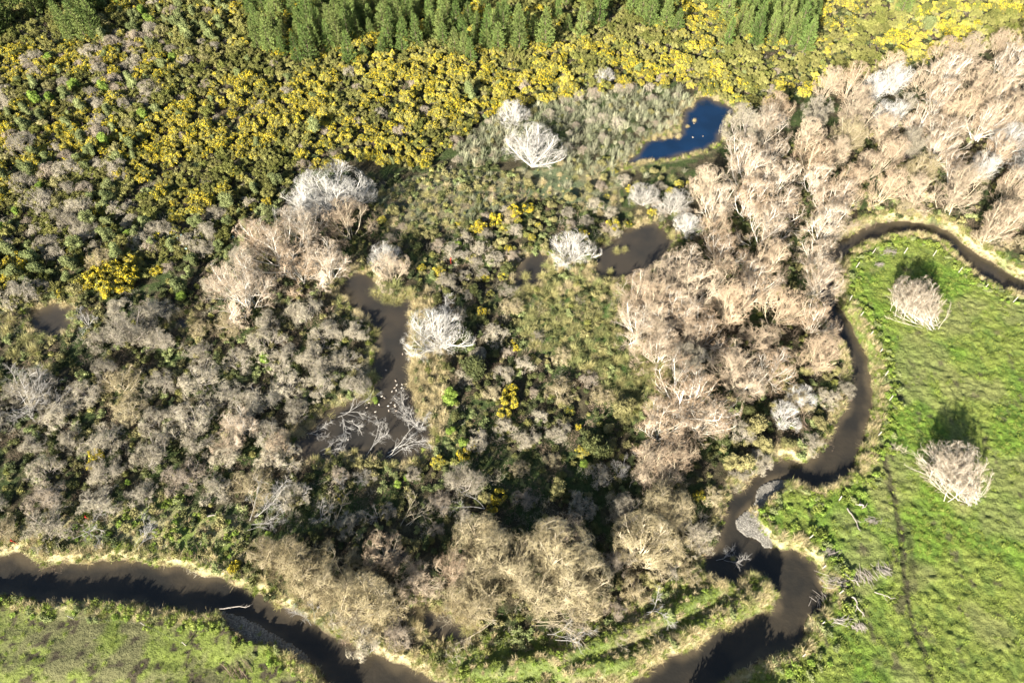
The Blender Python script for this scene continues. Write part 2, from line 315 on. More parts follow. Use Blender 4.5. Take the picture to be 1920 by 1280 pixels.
def stems(rg, n, lean, length, r, K, up=.15, jit=.08, spread=.3, azc=None, azw=PI):
    az = rg.uniform(0, 2*PI, 1)+np.arange(n)*2*PI/n+rg.normal(size=n)*.4 if azc is None else azc+rg.uniform(-azw, azw, n)
    th = rg.uniform(lean[0], lean[1], n); d = np.stack([np.sin(th)*np.cos(az), np.sin(th)*np.sin(az), np.cos(th)], 1)
    p = np.c_[rg.normal(size=(n, 2))*spread, np.zeros(n)-.15]; Ls = rg.uniform(length[0], length[1], n); out = [p]
    for k in range(K-1):
        d = norm(d+np.array([0, 0, up])+rg.normal(size=(n, 3))*jit); out.append(out[-1]+d*(Ls/(K-1))[:, None])
    return np.stack(out, 1), (r*rg.uniform(.6, 1.1, n))[:, None]*np.linspace(1, .3, K)[None]
def cards(g, rg, c, size, asp=.5, dirs=None, mi=0):
    n = len(c); d = norm(rg.normal(size=(n, 3))) if dirs is None else norm(dirs)
    q = norm(np.cross(d, norm(rg.normal(size=(n, 3))))); s = (size*rg.uniform(.6, 1.35, n))[:, None]
    V = np.stack([c-q*s*asp*.5, c+q*s*asp*.5, c+d*s], 1).reshape(-1, 3)
    g.add(V, np.arange(3*n).reshape(-1, 3), mi)
def blob(g, c, r, mi=0, rg=rng, seg=7, rings=5, flat=1.):
    th = np.linspace(0, PI, rings); ph = np.arange(seg)*2*PI/seg
    T, Ph = np.meshgrid(th, ph, indexing='ij'); rr = r*(1+rg.uniform(-.15, .15, T.shape))
    V = np.stack([np.sin(T)*np.cos(Ph)*rr, np.sin(T)*np.sin(Ph)*rr, np.cos(T)*rr*flat], -1).reshape(-1, 3)+c
    i = np.arange(rings-1)[:, None]*seg; j = np.arange(seg)[None]; j2 = (j+1) % seg
    g.add(V, np.stack([i+j, i+seg+j, i+seg+j2, i+j2], -1).reshape(-1, 4), mi)

# ------------------------------------------------------------------ plant builders: each returns list of (part name, mesh) and its natural crown width
def extent(g):
    v = np.concatenate(g.V); r = np.hypot(v[:, 0], v[:, 1]); return 2*np.quantile(r, .97), np.quantile(v[:, 2], .97)
def dome(gs, q=.93, zf=.3, soft=.4):
    V = np.concatenate([v for g in gs for v in g.V]); R = np.quantile(np.hypot(V[:, 0], V[:, 1]), q); Hh = np.quantile(V[:, 2], min(.985, q+.02)); zc = Hh*zf
    for g in gs:
        for i_, v in enumerate(g.V):
            z = np.maximum(v[:, 2]-zc, 0)/(Hh-zc); n = np.sqrt((v[:, 0]**2+v[:, 1]**2)/R**2+z*z); t0 = 1-soft
            f = np.where(n > t0, (t0+soft*np.tanh((n-t0)/soft))/np.maximum(n, 1e-6), 1.)
            g.V[i_] = np.stack([v[:, 0]*f, v[:, 1]*f, np.where(v[:, 2] > zc, zc+(v[:, 2]-zc)*f, v[:, 2])], 1)
def willow(seed, limb, twig, nst=6, h=7.5, dens=1., lean=(.1,.75), white=False, tw_r=.0085):
    rg = np.random.default_rng(seed); a = G(); b = G()
    p, r = stems(rg, nst, lean, (h*.8, h*1.05), .10, 7, up=.13, jit=.10); pl_, rl_ = stems(rg, nst//2, (.5, 1.2), (h*.35, h*.62), .05, 7, up=.05, jit=.12, spread=.5)
    p = np.concatenate([p, pl_]); r = np.concatenate([r, rl_]); tubes(a, p, r, 6)
    p1, r1 = grow(rg, p, r, 6, (.15, 1), (h*.30, h*.46), (.35, .75), .12, .12, 5, .66, .35, .028); tubes(a, p1, r1, 4)
    p2, r2 = grow(rg, p1, r1, 5, (.2, 1), (h*.16, h*.26), (.3, .8), .10, .14, 4, .6, .4, .016); tubes(a, p2, r2, 3)
    p3, r3 = grow(rg, p2, r2, max(2, int(6*dens)), (.25, 1), (.6, 1.15), (.3, .9), .12, .16, 3, .6, .5, tw_r); tubes(a if white else b, p3, r3, 3)
    if white:
        p4, r4 = grow(rg, p3, r3, 1, (.3, 1), (.3, .62), (.3, .8), .1, .15, 2, .8, .5, .006); tubes(a, p4, r4, 3)
    else:
        p4, r4 = grow(rg, p3, r3, 5, (.3, 1), (.25, .55), (.3, .8), .1, .15, 2, .8, .5, tw_r*.9); tubes(b, p4, r4, 3)
        p5, r5 = grow(rg, p1, r1, 9, (.3, 1), (.7, 1.3), (.3, .9), .12, .16, 3, .5, .5, .006); tubes(b, p5, r5, 3)
    dome([a, b] if b.n else [a]); ws = extent(a)
    parts = [('branches', a.mesh('branches', limb))]
    if not white: parts.append(('twigs', b.mesh('twigs', twig)))
    return parts, ws
def dead_tree(seed, nst=4, h=7, lean=(.2, 1.2), azc=None, azw=PI, up=.02, limb='limb_dead', per=(8, 6, 4)):
    rg = np.random.default_rng(seed); a = G()
    p, r = stems(rg, nst, lean, (h*.8, h*1.1), min(.14, .006+.0155*h*(1 if h > 6.2 else .42)), 7, up=up, jit=.17, azc=azc, azw=azw); tubes(a, p, r, 6)
    p1, r1 = grow(rg, p, r, per[0], (.25, 1), (h*.25, h*.45), (.4, .9), up*.7, .2, 5, .6, .4, .018); tubes(a, p1, r1, 4)
    p2, r2 = grow(rg, p1, r1, per[1], (.2, 1), (h*.11, h*.22), (.4, .9), .02, .22, 4, .6, .5, .012); tubes(a, p2, r2, 3)
    p3, r3 = grow(rg, p2, r2, per[2], (.3, 1), (.4, .9), (.4, .9), .02, .2, 3, .7, .5, .009); tubes(a, p3, r3, 3)
    V = np.concatenate(a.V); V[:, 2] = np.where(V[:, 2] < .05, .05+np.abs(V[:, 2])*.15, V[:, 2])
    a2 = make_mesh('branches', V, a.F, [M[limb]], a.mi)
    return [('branches', a2)], extent(a)
def shrub(seed, limb, twig, h=2.6, nst=16, dens=1., lean=(.05, 1.35), droop=-.03):
    rg = np.random.default_rng(seed); a = G(); b = G()
    p, r = stems(rg, nst+8, lean, (h*.72, h*.9), .045, 5, up=.03, jit=.13, spread=.35); tubes(a, p, r, 4)
    p1, r1 = grow(rg, p, r, 7, (.3, 1), (h*.25, h*.4), (.4, 1.0), 0, .2, 4, .6, .5, .012); tubes(a, p1, r1, 3)
    p2, r2 = grow(rg, p1, r1, int(7*dens), (.3, 1), (.3, .6), (.4, 1.1), droop, .25, 3, .7, .5, .009); tubes(b, p2, r2, 3)
    p3, r3 = grow(rg, p2, r2, 4, (.3, 1), (.2, .42), (.4, 1.0), droop, .25, 2, .8, .5, .007); tubes(b, p3, r3, 3)
    dome([a, b], .95, .25, .45); ws = extent(b)
    return [('branches', a.mesh('branches', limb)), ('twigs', b.mesh('twigs', twig))], ws
def gorse(seed, flower=.6, nl=24, R=1.3, h=1.4, dense=6):
    rg = np.random.default_rng(seed); a = G(); f = G()
    for k in range(nl):
        ang = rg.uniform(0, 2*PI); rr = R*math.sqrt(rg.random())*.8; lr = rg.uniform(.16, .40)
        c = np.array([rr*math.cos(ang), rr*math.sin(ang), (h-lr)*rg.uniform(.45, 1)*(1-.35*(rr/R)**2)])
        blob(a, c, lr*.62, 0, rg)
        d = norm(rg.normal(size=(100, 3))); d[:, 2] = np.where(d[:, 2] < -.2, -d[:, 2], d[:, 2]); d = norm(d)
        cards(a, rg, c+d*lr*rg.uniform(.65, .95, (100, 1)), .15, .4, d+rg.normal(size=d.shape)*.5+[0, 0, .2])
        if rg.random() < flower:
            nf = int(rg.uniform(dense, 75)*lr/.3); q = norm(rg.normal(size=3)+[0, 0, .6]); d = norm(rg.normal(size=(nf*2, 3))+q*.7); d = d[d[:, 2] > -.1][:nf]
            cards(f, rg, c+d*lr*rg.uniform(.85, 1.12, (len(d), 1)), .10, .8, d*.3+rg.normal(size=d.shape))
    st, sr = stems(rg, 6, (.1, .9), (.7, 1.1), .035, 3); tubes(a, st, sr, 3, 1)
    parts = [('foliage', a.mesh('foliage', 'gorse', 'bark'))]
    if f.n: parts.append(('flowers', f.mesh('flowers', 'flower')))
    return parts, (2*R, h)
def pine(seed, h=9.5, R=1.55):
    rg = np.random.default_rng(seed); a = G(); t = G()
    tubes(t, np.stack([np.zeros(6), np.zeros(6), np.linspace(-.1, h, 6)], 1)[None]+np.r_[[[0, 0, 0]], rg.normal(size=(5, 3))*.05][None], np.linspace(.15, .02, 6)[None], 6)
    z = .5
    while z < h-.2:
        f = 1-z/h; n = rg.integers(5, 8); L_ = R*(f**.75)*rg.uniform(.75, 1.2, n)+.12
        az = rg.uniform(0, 2*PI)+np.arange(n)*2*PI/n+rg.normal(size=n)*.25
        d = np.stack([np.cos(az), np.sin(az), np.full(n, .15+.5*(1-f))], 1)
        tip = np.array([0, 0, z])+d*L_[:, None]; tip[:, 2] += L_*.25
        mid = np.array([0, 0, z])+d*L_[:, None]*.5; tubes(t, np.stack([np.tile([0, 0, z], (n, 1)), mid, tip], 1), np.tile([.025, .018, .01], (n, 1)), 3)
        for j in range(n):
            m_ = int(14+34*f); s = rg.random((m_, 1))**.7; c = np.array([0, 0, z])*(1-s)+tip[j]*s+rg.normal(size=(m_, 3))*.09
            cards(a, rg, c, .30+.10*f, .24, d[j]*.8+rg.normal(size=(m_, 3))*.45+[0, 0, .55])
        z += rg.uniform(.34, .58)
    cards(a, rg, np.c_[rg.normal(size=(30, 2))*.03, rg.uniform(h-.7, h, 30)], .28, .25, np.tile([0, 0, 1.], (30, 1))+rg.normal(size=(30, 3))*.35)
    return [('trunk', t.mesh('trunk', 'bark')), ('crown', a.mesh('crown', 'pine'))], (2*R, h)
def leafbush(seed, leaf, R=1.2, h=2.0, nl=9, n=260, size=.16, cone=.0):
    rg = np.random.default_rng(seed); a = G(); t = G()
    for k in range(nl):
        z = rg.uniform(.25, 1)*(h-.4); w = R*(1-cone*z/h)*.62; ang = rg.uniform(0, 2*PI); rr = w*math.sqrt(rg.random()); lr = rg.uniform(.3, .5)*R*(1-cone*.5*z/h)
        c = np.array([rr*math.cos(ang), rr*math.sin(ang), z+.1]); blob(a, c, lr*.75, 0, rg)
        d = norm(rg.normal(size=(n, 3))+[0, 0, .2]); cards(a, rg, c+d*lr*rg.uniform(.6, 1.05, (n, 1)), size, .55, d*.7+rg.normal(size=d.shape)*.6)
    p, r = stems(rg, 3, (.05, .4), (h*.6, h*.8), .05, 4, spread=.08); tubes(t, p, r, 5)
    return [('trunk', t.mesh('trunk', 'bark')), ('crown', a.mesh('crown', leaf))], (2*R, h)
def tuft(seed, m_, n=110, L_=.9, w=.05, lean=(.1, 1.1), arch=-.12, spread=.12):
    rg = np.random.default_rng(seed); a = G(); az = rg.uniform(0, 2*PI, n); th = rg.uniform(lean[0], lean[1], n)
    d = np.stack([np.sin(th)*np.cos(az), np.sin(th)*np.sin(az), np.cos(th)], 1); p = np.c_[rg.normal(size=(n, 2))*spread, np.zeros(n)]
    Ls = L_*rg.uniform(.6, 1.15, n)[:, None]/3; q = norm(np.cross(d, [0, 0, 1.])); rows = []
    for k in range(4):
        ww = w*(1-k/3.2)*.5; rows += [p-q*ww, p+q*ww]; d = norm(d+[0, 0, arch*(k+1)]); p = p+d*Ls
    V = np.stack(rows, 1).reshape(-1, 3); b0 = np.arange(n)[:, None]*8
    F = np.concatenate([np.stack([b0[:, 0]+2*k, b0[:, 0]+2*k+1, b0[:, 0]+2*k+3, b0[:, 0]+2*k+2], 1) for k in range(3)])
    a.add(V, F); return a.mesh('tuft', m_)
def brush(seed, m_, n=40, L_=.8):
    rg = np.random.default_rng(seed); a = G(); p, r = stems(rg, n, (.4, 1.5), (L_*.5, L_), .014, 3, up=-.05, jit=.25, spread=.35)
    tubes(a, p, r, 3); p1, r1 = grow(rg, p, r, 3, (.3, 1), (.15, .4), (.4, 1), 0, .2, 2, .8, .6, .009); tubes(a, p1, r1, 3); return a.mesh('brush', m_)
def clump(seed, m_, n=220, R=.5, h=.5, size=.13):
    rg = np.random.default_rng(seed); a = G()
    for k in range(4):
        c = np.array([*(rg.normal(size=2)*R*.4), rg.uniform(.1, h*.6)]); lr = R*rg.uniform(.4, .7); blob(a, c, lr*.7, 0, rg, flat=.7)
        d = norm(rg.normal(size=(n//4, 3))+[0, 0, .5]); cards(a, rg, c+d*lr*rg.uniform(.6, 1, (n//4, 1))*[1, 1, .8], size, .6, d+rg.normal(size=d.shape)*.6)
    return a.mesh('clump', m_)

# ------------------------------------------------------------------ linking, copying, labelling
col_ = scene.collection
def link_mesh(name, me, parent=None):
    o = bpy.data.objects.new(name, me); col_.objects.link(o); o.parent = parent; return o
def struct(name, me, kind='structure', **kw):
    o = link_mesh(name, me); o['kind'] = kind
    for k, v in kw.items(): o[k] = v
    return o
LAND = [("the blue pond",1290,250),("the brown upper pond",1195,470),("the narrow middle pond",992,508),("the long pond",725,690),("the small left-edge pond",95,600),
 ("the two-bar gravel bend",1415,955),("the lower-left gravel bar",490,1190),("the stream's top hairpin",1670,430),("the upper leaning field tree",1715,565),("the lower leaning field tree",1770,885),
 ("the top left corner",0,0),("the top right corner",1920,0),("the bottom left corner",0,1280),("the bottom right corner",1920,1280),("the top edge's middle",960,0),("the grassy spit",1390,1110),
 ("the brightest gorse mound",215,525),("the marsh's white willow",1000,280),("the pond-side bleached tree",825,625),("the seedling clearing",335,460),("the dark willow pool",840,1175),
 ("the photo's centre",960,640),("the left edge's middle",0,640),("the right edge's middle",1920,640)]
ORD = ["","nearest","second nearest","third nearest","fourth nearest","fifth nearest","sixth nearest","seventh nearest","eighth nearest","ninth nearest","tenth nearest","eleventh nearest","twelfth nearest"]
DIRN = ["right of","above-right of","above","above-left of","left of","below-left of","below","below-right of"]
REG = []     # (obj, look phrase, px, py)
def ordn(k):
    if k < len(ORD): return ORD[k]
    s = 'th' if 10 <= k % 100 <= 20 else {1:'st',2:'nd',3:'rd'}.get(k % 10, 'th')
    return f"{k}{s} nearest"
def write_labels():
    groups = {}
    for o, look, x, y in REG:
        x_, y_ = min(max(x, 0), 1920), min(max(y, 0), 1280)
        i = min(range(len(LAND)), key=lambda k: (LAND[k][1]-x_)**2+(LAND[k][2]-y_)**2)
        dx, dy = x-LAND[i][1], LAND[i][2]-y; s = int(round(math.atan2(dy, dx)/(PI/4))) % 8
        groups.setdefault((look, i, s), []).append((math.hypot(dx, dy), o))
    for (look, i, s), L_ in groups.items():
        L_.sort(key=lambda t: t[0])
        for k, (d, o) in enumerate(L_):
            o['label'] = f"{look} {DIRN[s]} {LAND[i][0]}" + (f", {ordn(k+1)}" if len(L_) > 1 else "")
PROTO = {}
def proto(key, name, look, cat, group, built):
    PROTO[key] = dict(name=name, look=look, cat=cat, group=group, parts=built[0], w=built[1][0], h=built[1][1], first=True)
def place(key, px, py, wpx=None, s=None, rot=None, hs=1., look=None, zmid=.5, tilt=None, label=None, ground=None):
    """put a copy so that its crown middle shows at photo pixel (px, py), wpx wide"""
    p = PROTO[key]; sc = s or 1.
    for _ in range(3):
        z = p['h']*sc*hs*zmid; x, y = P(px, py, z)
        if wpx: sc = wpx*dist(x, y, z)/FPX/p['w']
    e = bpy.data.objects.new(p['name'], None); col_.objects.link(e); e.empty_display_size = .3
    x, y = float(x), float(y); z0 = float(hgt(x, y)) if ground is None else ground
    e.location = (x, y, z0); e.scale = (sc, sc, sc*hs); e.rotation_euler = (tilt[0] if tilt else 0, tilt[1] if tilt else 0, rng.uniform(0, 2*PI) if rot is None else rot)
    for nm, me in p['parts']:
        c = bpy.data.objects.new(nm, me); col_.objects.link(c); c.parent = e
    e['category'] = p['cat']
    if p['group']: e['group'] = p['group']
    if label: e['label'] = label
    else: REG.append((e, look or p['look'], px, py))
    return e
def hgt(x, y):
    x = np.asarray(x, float); y = np.asarray(y, float)
    i = np.clip(np.searchsorted(gx, x)-1, 0, len(gx)-2); j = np.clip(np.searchsorted(gy, y)-1, 0, len(gy)-2)
    fx = (x-gx[i])/(gx[i+1]-gx[i]); fy = (y-gy[j])/(gy[j+1]-gy[j])
    return (H[j, i]*(1-fx)+H[j, i+1]*fx)*(1-fy)+(H[j+1, i]*(1-fx)+H[j+1, i+1]*fx)*fy
def shore(x, y):
    i = np.clip(np.searchsorted(gx, x), 0, len(gx)-1); j = np.clip(np.searchsorted(gy, y), 0, len(gy)-1); return D[j, i]
def poisson(poly_list, sp, z=0., minshore=.3, maxn=100000, seed=1, excl=(), dens=None, margin=30):
    """random points at least sp metres apart whose crown middle (height z) lies in one of the photo polygons"""
    rg = np.random.default_rng(seed); out = []; cell = {}
    allp = np.concatenate([np.array(p, float) for p in poly_list]); allp[:, 0] = np.clip(allp[:, 0], -300, 2220); allp[:, 1] = np.clip(allp[:, 1], -80, 1360)
    x, y = P(allp[:, 0], allp[:, 1], z); x0, x1, y0, y1 = x.min(), x.max(), y.min(), y.max()
    n = int((x1-x0)*(y1-y0)/(sp*sp)*7)
    X, Y = rg.uniform(x0, x1, n), rg.uniform(y0, y1, n); u, v = Q(X, Y, z)
    ok = np.zeros(n, bool)
    for p in poly_list: ok |= inpoly(u, v, p)
    for p in excl: ok &= ~inpoly(u, v, p)
    ok &= (u > -margin) & (u < 1920+margin) & (v > -margin*1.5) & (v < 1280+margin*2) & (shore(X, Y) > minshore)
    if dens is not None: ok &= rg.random(n) < dens(X, Y)
    for a, b, c, d in zip(X[ok], Y[ok], u[ok], v[ok]):
        k = (int(a//sp), int(b//sp)); hit = False
        for i in (-1, 0, 1):
            for j in (-1, 0, 1):
                for q in cell.get((k[0]+i, k[1]+j), ()):
                    if (q[0]-a)**2+(q[1]-b)**2 < sp*sp: hit = True; break
                if hit: break
            if hit: break
        if hit: continue
        cell.setdefault(k, []).append((a, b)); out.append((a, b, c, d))
        if len(out) >= maxn: break
    return np.array(out).reshape(-1, 4)
def stuff(name, label, cat, meshes, pts, smin, smax, rg=None, zs=1., sink=0., zabs=None, idx=None, group=None):
    """one object of uncountable cover: shared meshes instanced on its points"""
    rg = rg or np.random.default_rng(len(pts)); n = len(pts)
    c = bpy.data.collections.new(name+'_kinds')
    for k, ml in enumerate(meshes):
        me = ml; s = bpy.data.objects.new(f"{name}_{k:02d}", me); c.objects.link(s)
    me = bpy.data.meshes.new(name); me.vertices.add(n); z = hgt(pts[:, 0], pts[:, 1])-sink if zabs is None else np.full(n, zabs)
    me.vertices.foreach_set('co', np.c_[pts[:, 0], pts[:, 1], z].astype(np.float32).ravel())
    def at(nm, typ, key, data): a = me.attributes.new(nm, typ, 'POINT'); a.data.foreach_set(key, data.ravel())
    at('irot', 'FLOAT_VECTOR', 'vector', np.c_[rg.normal(size=(n, 2))*.12, rg.uniform(0, 2*PI, n)].astype(np.float32))
    s = rg.uniform(smin, smax, n); at('iscl', 'FLOAT_VECTOR', 'vector', np.c_[s, s, s*zs*rg.uniform(.8, 1.2, n)].astype(np.float32))
    at('iidx', 'INT', 'value', (rg.integers(0, len(meshes), n) if idx is None else idx).astype(np.int32))
    ng = bpy.data.node_groups.new(name, 'GeometryNodeTree'); ng.interface.new_socket('Geometry', in_out='INPUT', socket_type='NodeSocketGeometry'); ng.interface.new_socket('Geometry', in_out='OUTPUT', socket_type='NodeSocketGeometry')
    N = ng.nodes; L = ng.links; gi = N.new('NodeGroupInput'); go = N.new('NodeGroupOutput'); ip = N.new('GeometryNodeInstanceOnPoints'); ci = N.new('GeometryNodeCollectionInfo')
    ci.inputs['Collection'].default_value = c; ci.inputs['Separate Children'].default_value = True; ci.inputs['Reset Children'].default_value = True
    def na(nm, t): q = N.new('GeometryNodeInputNamedAttribute'); q.data_type = t; q.inputs['Name'].default_value = nm; return q.outputs['Attribute']
    L.new(gi.outputs[0], ip.inputs['Points']); L.new(ci.outputs[0], ip.inputs['Instance']); ip.inputs['Pick Instance'].default_value = True
    L.new(na('iidx', 'INT'), ip.inputs['Instance Index']); L.new(na('irot', 'FLOAT_VECTOR'), ip.inputs['Rotation']); L.new(na('iscl', 'FLOAT_VECTOR'), ip.inputs['Scale']); L.new(ip.outputs[0], go.inputs[0])
    o = struct(name, me, 'stuff', label=label, category=cat); md = o.modifiers.new('scatter', 'NODES'); md.node_group = ng
    if group: o['group'] = group
    return o

# ================================================================== SETTING
ny, nx = GX.shape
i = np.arange(nx-1)[None, :]+np.arange(ny-1)[:, None]*nx
F = np.stack([i, i+1, i+1+nx, i+nx], -1).reshape(-1, 4)
struct('ground', make_mesh('ground', np.stack([GX, GY, H], -1).reshape(-1, 3), [F], [M['ground']], attr=col.reshape(-1, 3), smooth_=True), category='ground', label='uneven wetland ground with pasture, banks and dark litter')
pl = ["the blue pond beside the willow band", "brown upper pond between willows and marsh", "narrow pond in the middle of the marsh scrub", "long grey-brown pond with fallen branches and ducks", "small dull pond at the left edge", "dark pool under the bottom willows", "tiny dark patch of water in the left scrub"]
gxa = np.arange(-90, 100, .5); 
for k, (nm, poly, zw) in enumerate(BODIES):
    d = Dbody[k]; cell = (np.minimum.reduce([d[:-1, :-1], d[1:, :-1], d[:-1, 1:], d[1:, 1:]]) < .75) & inner[:-1, :-1] & inner[1:, 1:]
    f = np.stack([i, i+1, i+1+nx, i+nx], -1)[cell]; used, inv = np.unique(f, return_inverse=True)
    V = np.stack([GX, GY, np.full(GX.shape, zw)], -1).reshape(-1, 3)[used]
    dep = (.25+.75*smooth(.1, -1.3 if k else -1.0, d+(fbm(GX, GY, 2.5, 3)-.5)*1.4)).ravel()[used]
    struct('river' if k == 0 else 'pond', make_mesh(nm, V, [inv.reshape(-1, 4)], [M['river'] if k == 0 else M['pond_blue'] if k == 1 else M['pond']], attr=np.stack([dep]*3, 1), smooth_=True), category='water',
           label="shallow brown stream winding past the pasture" if k == 0 else pl[k-1])
print('setting done')
# ================================================================== PROTOTYPES
for k in range(7):
    proto(f'wt{k}', 'willow_tree', 'bare willow with orange-tan twigs', 'tree', 'bare orange-tan willows', willow(100+k, 'limb_pale' if k % 2 else 'limb_tan', 'twig_orange', 6+k % 4, 7.8, 1.0, (.05, .78+.07*(k % 3))))
for k in range(3):
    proto(f'ws{k}', 'willow_tree', 'bare straw-coloured willow', 'tree', 'bare straw-coloured willows', willow(200+k, 'limb_tan', 'twig_straw', 8, 7.0, 1.1, (.05, .9)))
for k in range(4):
    proto(f'ww{k}', 'willow_tree', 'bare whitish willow', 'tree', 'bare whitish willows', willow(300+k, 'limb_white', 'twig_white', 11+k, 6.6, .9, (.1, 1.2), white=True, tw_r=.008))
for k in range(3):
    proto(f'wg{k}', 'willow_tree', 'bare greyish willow', 'tree', 'bare greyish willows', willow(340+k, 'limb_grey', 'twig_grey', 7, 6.5, 1.0, (.1, .9)))
for k in range(6):
    proto(f'st{k}', 'bare_shrub', 'rounded tan leafless shrub', 'shrub', 'rounded tan shrubs', shrub(400+k, 'limb_grey', 'twig_tan', 2.5+.15*k, 15, 1.0))
for k in range(4):
    proto(f'sg{k}', 'bare_shrub', 'rounded grey leafless shrub', 'shrub', 'rounded grey shrubs', shrub(450+k, 'limb_grey', 'twig_grey', 2.5, 14, 1.0, droop=.02))
for k in range(2):
    proto(f'sp{k}', 'bare_shrub', 'pinkish-grey leafless shrub', 'shrub', 'pinkish-grey shrubs', shrub(470+k, 'limb_grey', 'twig_pink', 2.3, 14, 1.1))
for k in range(2):
    proto(f'sy{k}', 'bare_shrub', 'pale straw leafless shrub', 'shrub', 'pale straw shrubs', shrub(480+k, 'limb_tan', 'twig_straw', 2.6, 16, 1.1))
for k in range(4):
    proto(f'dt{k}', 'dead_tree', 'bleached bare branching tree', 'tree', 'bleached bare trees', dead_tree(500+k, 5, 6.5, (.2, 1.1), up=.06))
gl = ['olive gorse bush without flowers', 'gorse bush with few yellow flowers', 'gorse bush with yellow flowers', 'gorse bush covered in yellow flowers']
gf = [0, .3, .65, 1.]
for k in range(12):
    proto(f'go{k}', 'gorse_bush', gl[k % 4], 'gorse', 'gorse bushes', gorse(600+k, gf[k % 4], 22+k % 4))
for k in range(3): proto(f'gb{k}', 'gorse_bush', 'gorse bush solid with bright yellow flowers', 'gorse', 'gorse bushes', gorse(650+k, 1., 26, dense=62))
for k in range(5): proto(f'pi{k}', 'pine_tree', 'green plantation pine', 'tree', 'plantation pines', pine(700+k, 5.8+.35*k, 1.35+.12*(k % 3)))
for k in range(3): proto(f'gm{k}', 'green_bush', 'rounded mid-green leafy bush', 'bush', 'mid-green bushes', leafbush(800+k, 'leaf_mid', 1.1, 2.4, 10, 260, .15, .4))
for k in range(2): proto(f'gi{k}', 'green_bush', 'bright lime-green leafy bush', 'bush', 'lime-green bushes', leafbush(820+k, 'leaf_lime', 1.1, 1.9, 10, 280, .15, .3))
for k in range(3): proto(f'gd{k}', 'green_bush', 'dark green leafy bush', 'bush', 'dark green bushes', leafbush(840+k, 'leaf_dark', 1.2, 1.8, 10, 260, .16))
for k in range(2): proto(f'gv{k}', 'green_bush', 'dull olive leafy bush', 'bush', 'olive bushes', leafbush(860+k, 'leaf_olive', 1.2, 1.6, 10, 260, .15))
for k in range(3): proto(f'fx{k}', 'flax_bush', 'spiky grey-green flax clump', 'flax', 'flax clumps', ([('leaves', tuft(900+k, 'flax', 90, 1.7, .11, (.05, .95), -.07, .22))], (2.2, 1.5)))
for k in range(3): proto(f'tu{k}', 'sedge_tussock', 'golden-green sedge tussock', 'tussock', 'sedge tussocks', ([('leaves', tuft(920+k, 'sedge', 260, 1.25, .045, (.05, 1.25), -.2, .2))], (1.9, .9)))
for k in range(2): proto(f'ts{k}', 'sedge_tussock', 'straw-coloured sedge tussock', 'tussock', 'straw sedge tussocks', ([('leaves', tuft(940+k, 'straw', 280, 1.15, .045, (.05, 1.3), -.2, .22))], (1.8, .8)))
def rnd(prefix): ks = [k for k in PROTO if k.startswith(prefix)]; return ks[rng.integers(len(ks))]
print('prototypes done', {k: (round(float(p['w']), 1), round(float(p['h']), 1)) for k, p in PROTO.items() if k[-1] == '0'})

# ================================================================== TREES AND SHRUBS SET ONE BY ONE (photo pixels of crown middle, width)
for a in [('ww0',617,362,125),('ww1',575,385,95),('ww2',1000,280,96),('ww3',962,212,56),('ww1',1074,467,84),('ww2',1207,368,52),('ww3',1264,380,62),('wg1',1402,238,70),('ww1',1445,225,66),
          ('ww2',1133,143,34),('ww3',722,480,58),('ww1',818,625,112),('ww0',1470,780,56),('ww2',1500,745,50),('ww3',1290,420,50),('ww0',668,365,70),
          ('wt3',452,545,128),('wt1',520,470,120),('wt5',560,505,80),('wt3',612,498,92),('wt0',650,415,84),('wt1',480,440,70),('wt2',735,505,60),('wt5',570,430,90),
          ('wt1',1290,745,150),('wt5',1240,800,100),('wt1',1208,560,96),('wt3',1198,612,90),('wt0',1255,525,90),('wt5',1262,590,96),('wt2',1240,650,90),('wt4',1310,545,90),('wt1',1320,625,96),('wt3',1320,790,90),('wt0',1260,860,90),('wt2',1215,870,70),('wt1',1410,715,78),('wt3',450,800,70),('wt0',520,835,56),('wt2',425,830,50),
          ('ws0',695,1130,105),('wt2',788,1085,75),('wt4',722,1035,70),('ws1',905,1020,95),('ws2',960,1050,100),('ws0',1045,1040,120),('ws1',1085,1085,100),('ws2',1010,1095,105),('ws0',905,1090,85),('wt6',855,1065,70),
          ('ws1',880,1130,80),('ws0',1100,1120,70),('ws2',1210,1020,105),('ws1',1250,950,80),('wt4',1060,1010,80),('wt0',1245,905,70),
          ('wg0',232,620,92),('wg1',868,903,64),('wg2',1085,938,44),('wg0',548,930,60),('wg1',1170,960,60),('wg2',300,640,60),('wg0',60,720,70),('wg1',1290,690,80),
          ('ws2',590,1070,95),('ws0',545,1050,80),('ws1',635,1100,80),('ws2',500,1040,60)]:
    place(a[0], a[1], a[2], a[3]*(1.25 if a[0] != 'ww1' or a[3] > 80 else 1.05), hs=.7 if a[0][:2] == 'ww' else .85)
for k, a in enumerate([(830,600,118,'large bleached bare tree standing on the straw bank of the long pond'),(160,600,64,'pale bare tree at the right end of the small left-edge pond'),(40,745,130,'sprawling bleached bare tree lying at the left edge'),
    (530,935,96,'leaning bleached tree between the tan shrubs and lower stream'),(785,790,70,'bleached bare branches overhanging the long pond from its right bank'),(640,905,42,'pale grey forked tree below the long pond'),
    (683,898,40,'thin whitish tree right of the pale grey forked tree'),(1160,885,74,'coral-shaped pale tree left of the big tan willows'),(1208,850,60,'small pale branching tree above the coral-shaped one'),
    (705,965,50,'thin dead tree with one long pale stem above the bottom willows'),(600,960,60,'dead reddish-based tree beside the leaning bleached tree'),(1250,840,60,'pale forking tree inside the tan willows above the stream')]):
    place(f'dt{k%4}', a[0], a[1], a[2], label=a[3], zmid=.45)
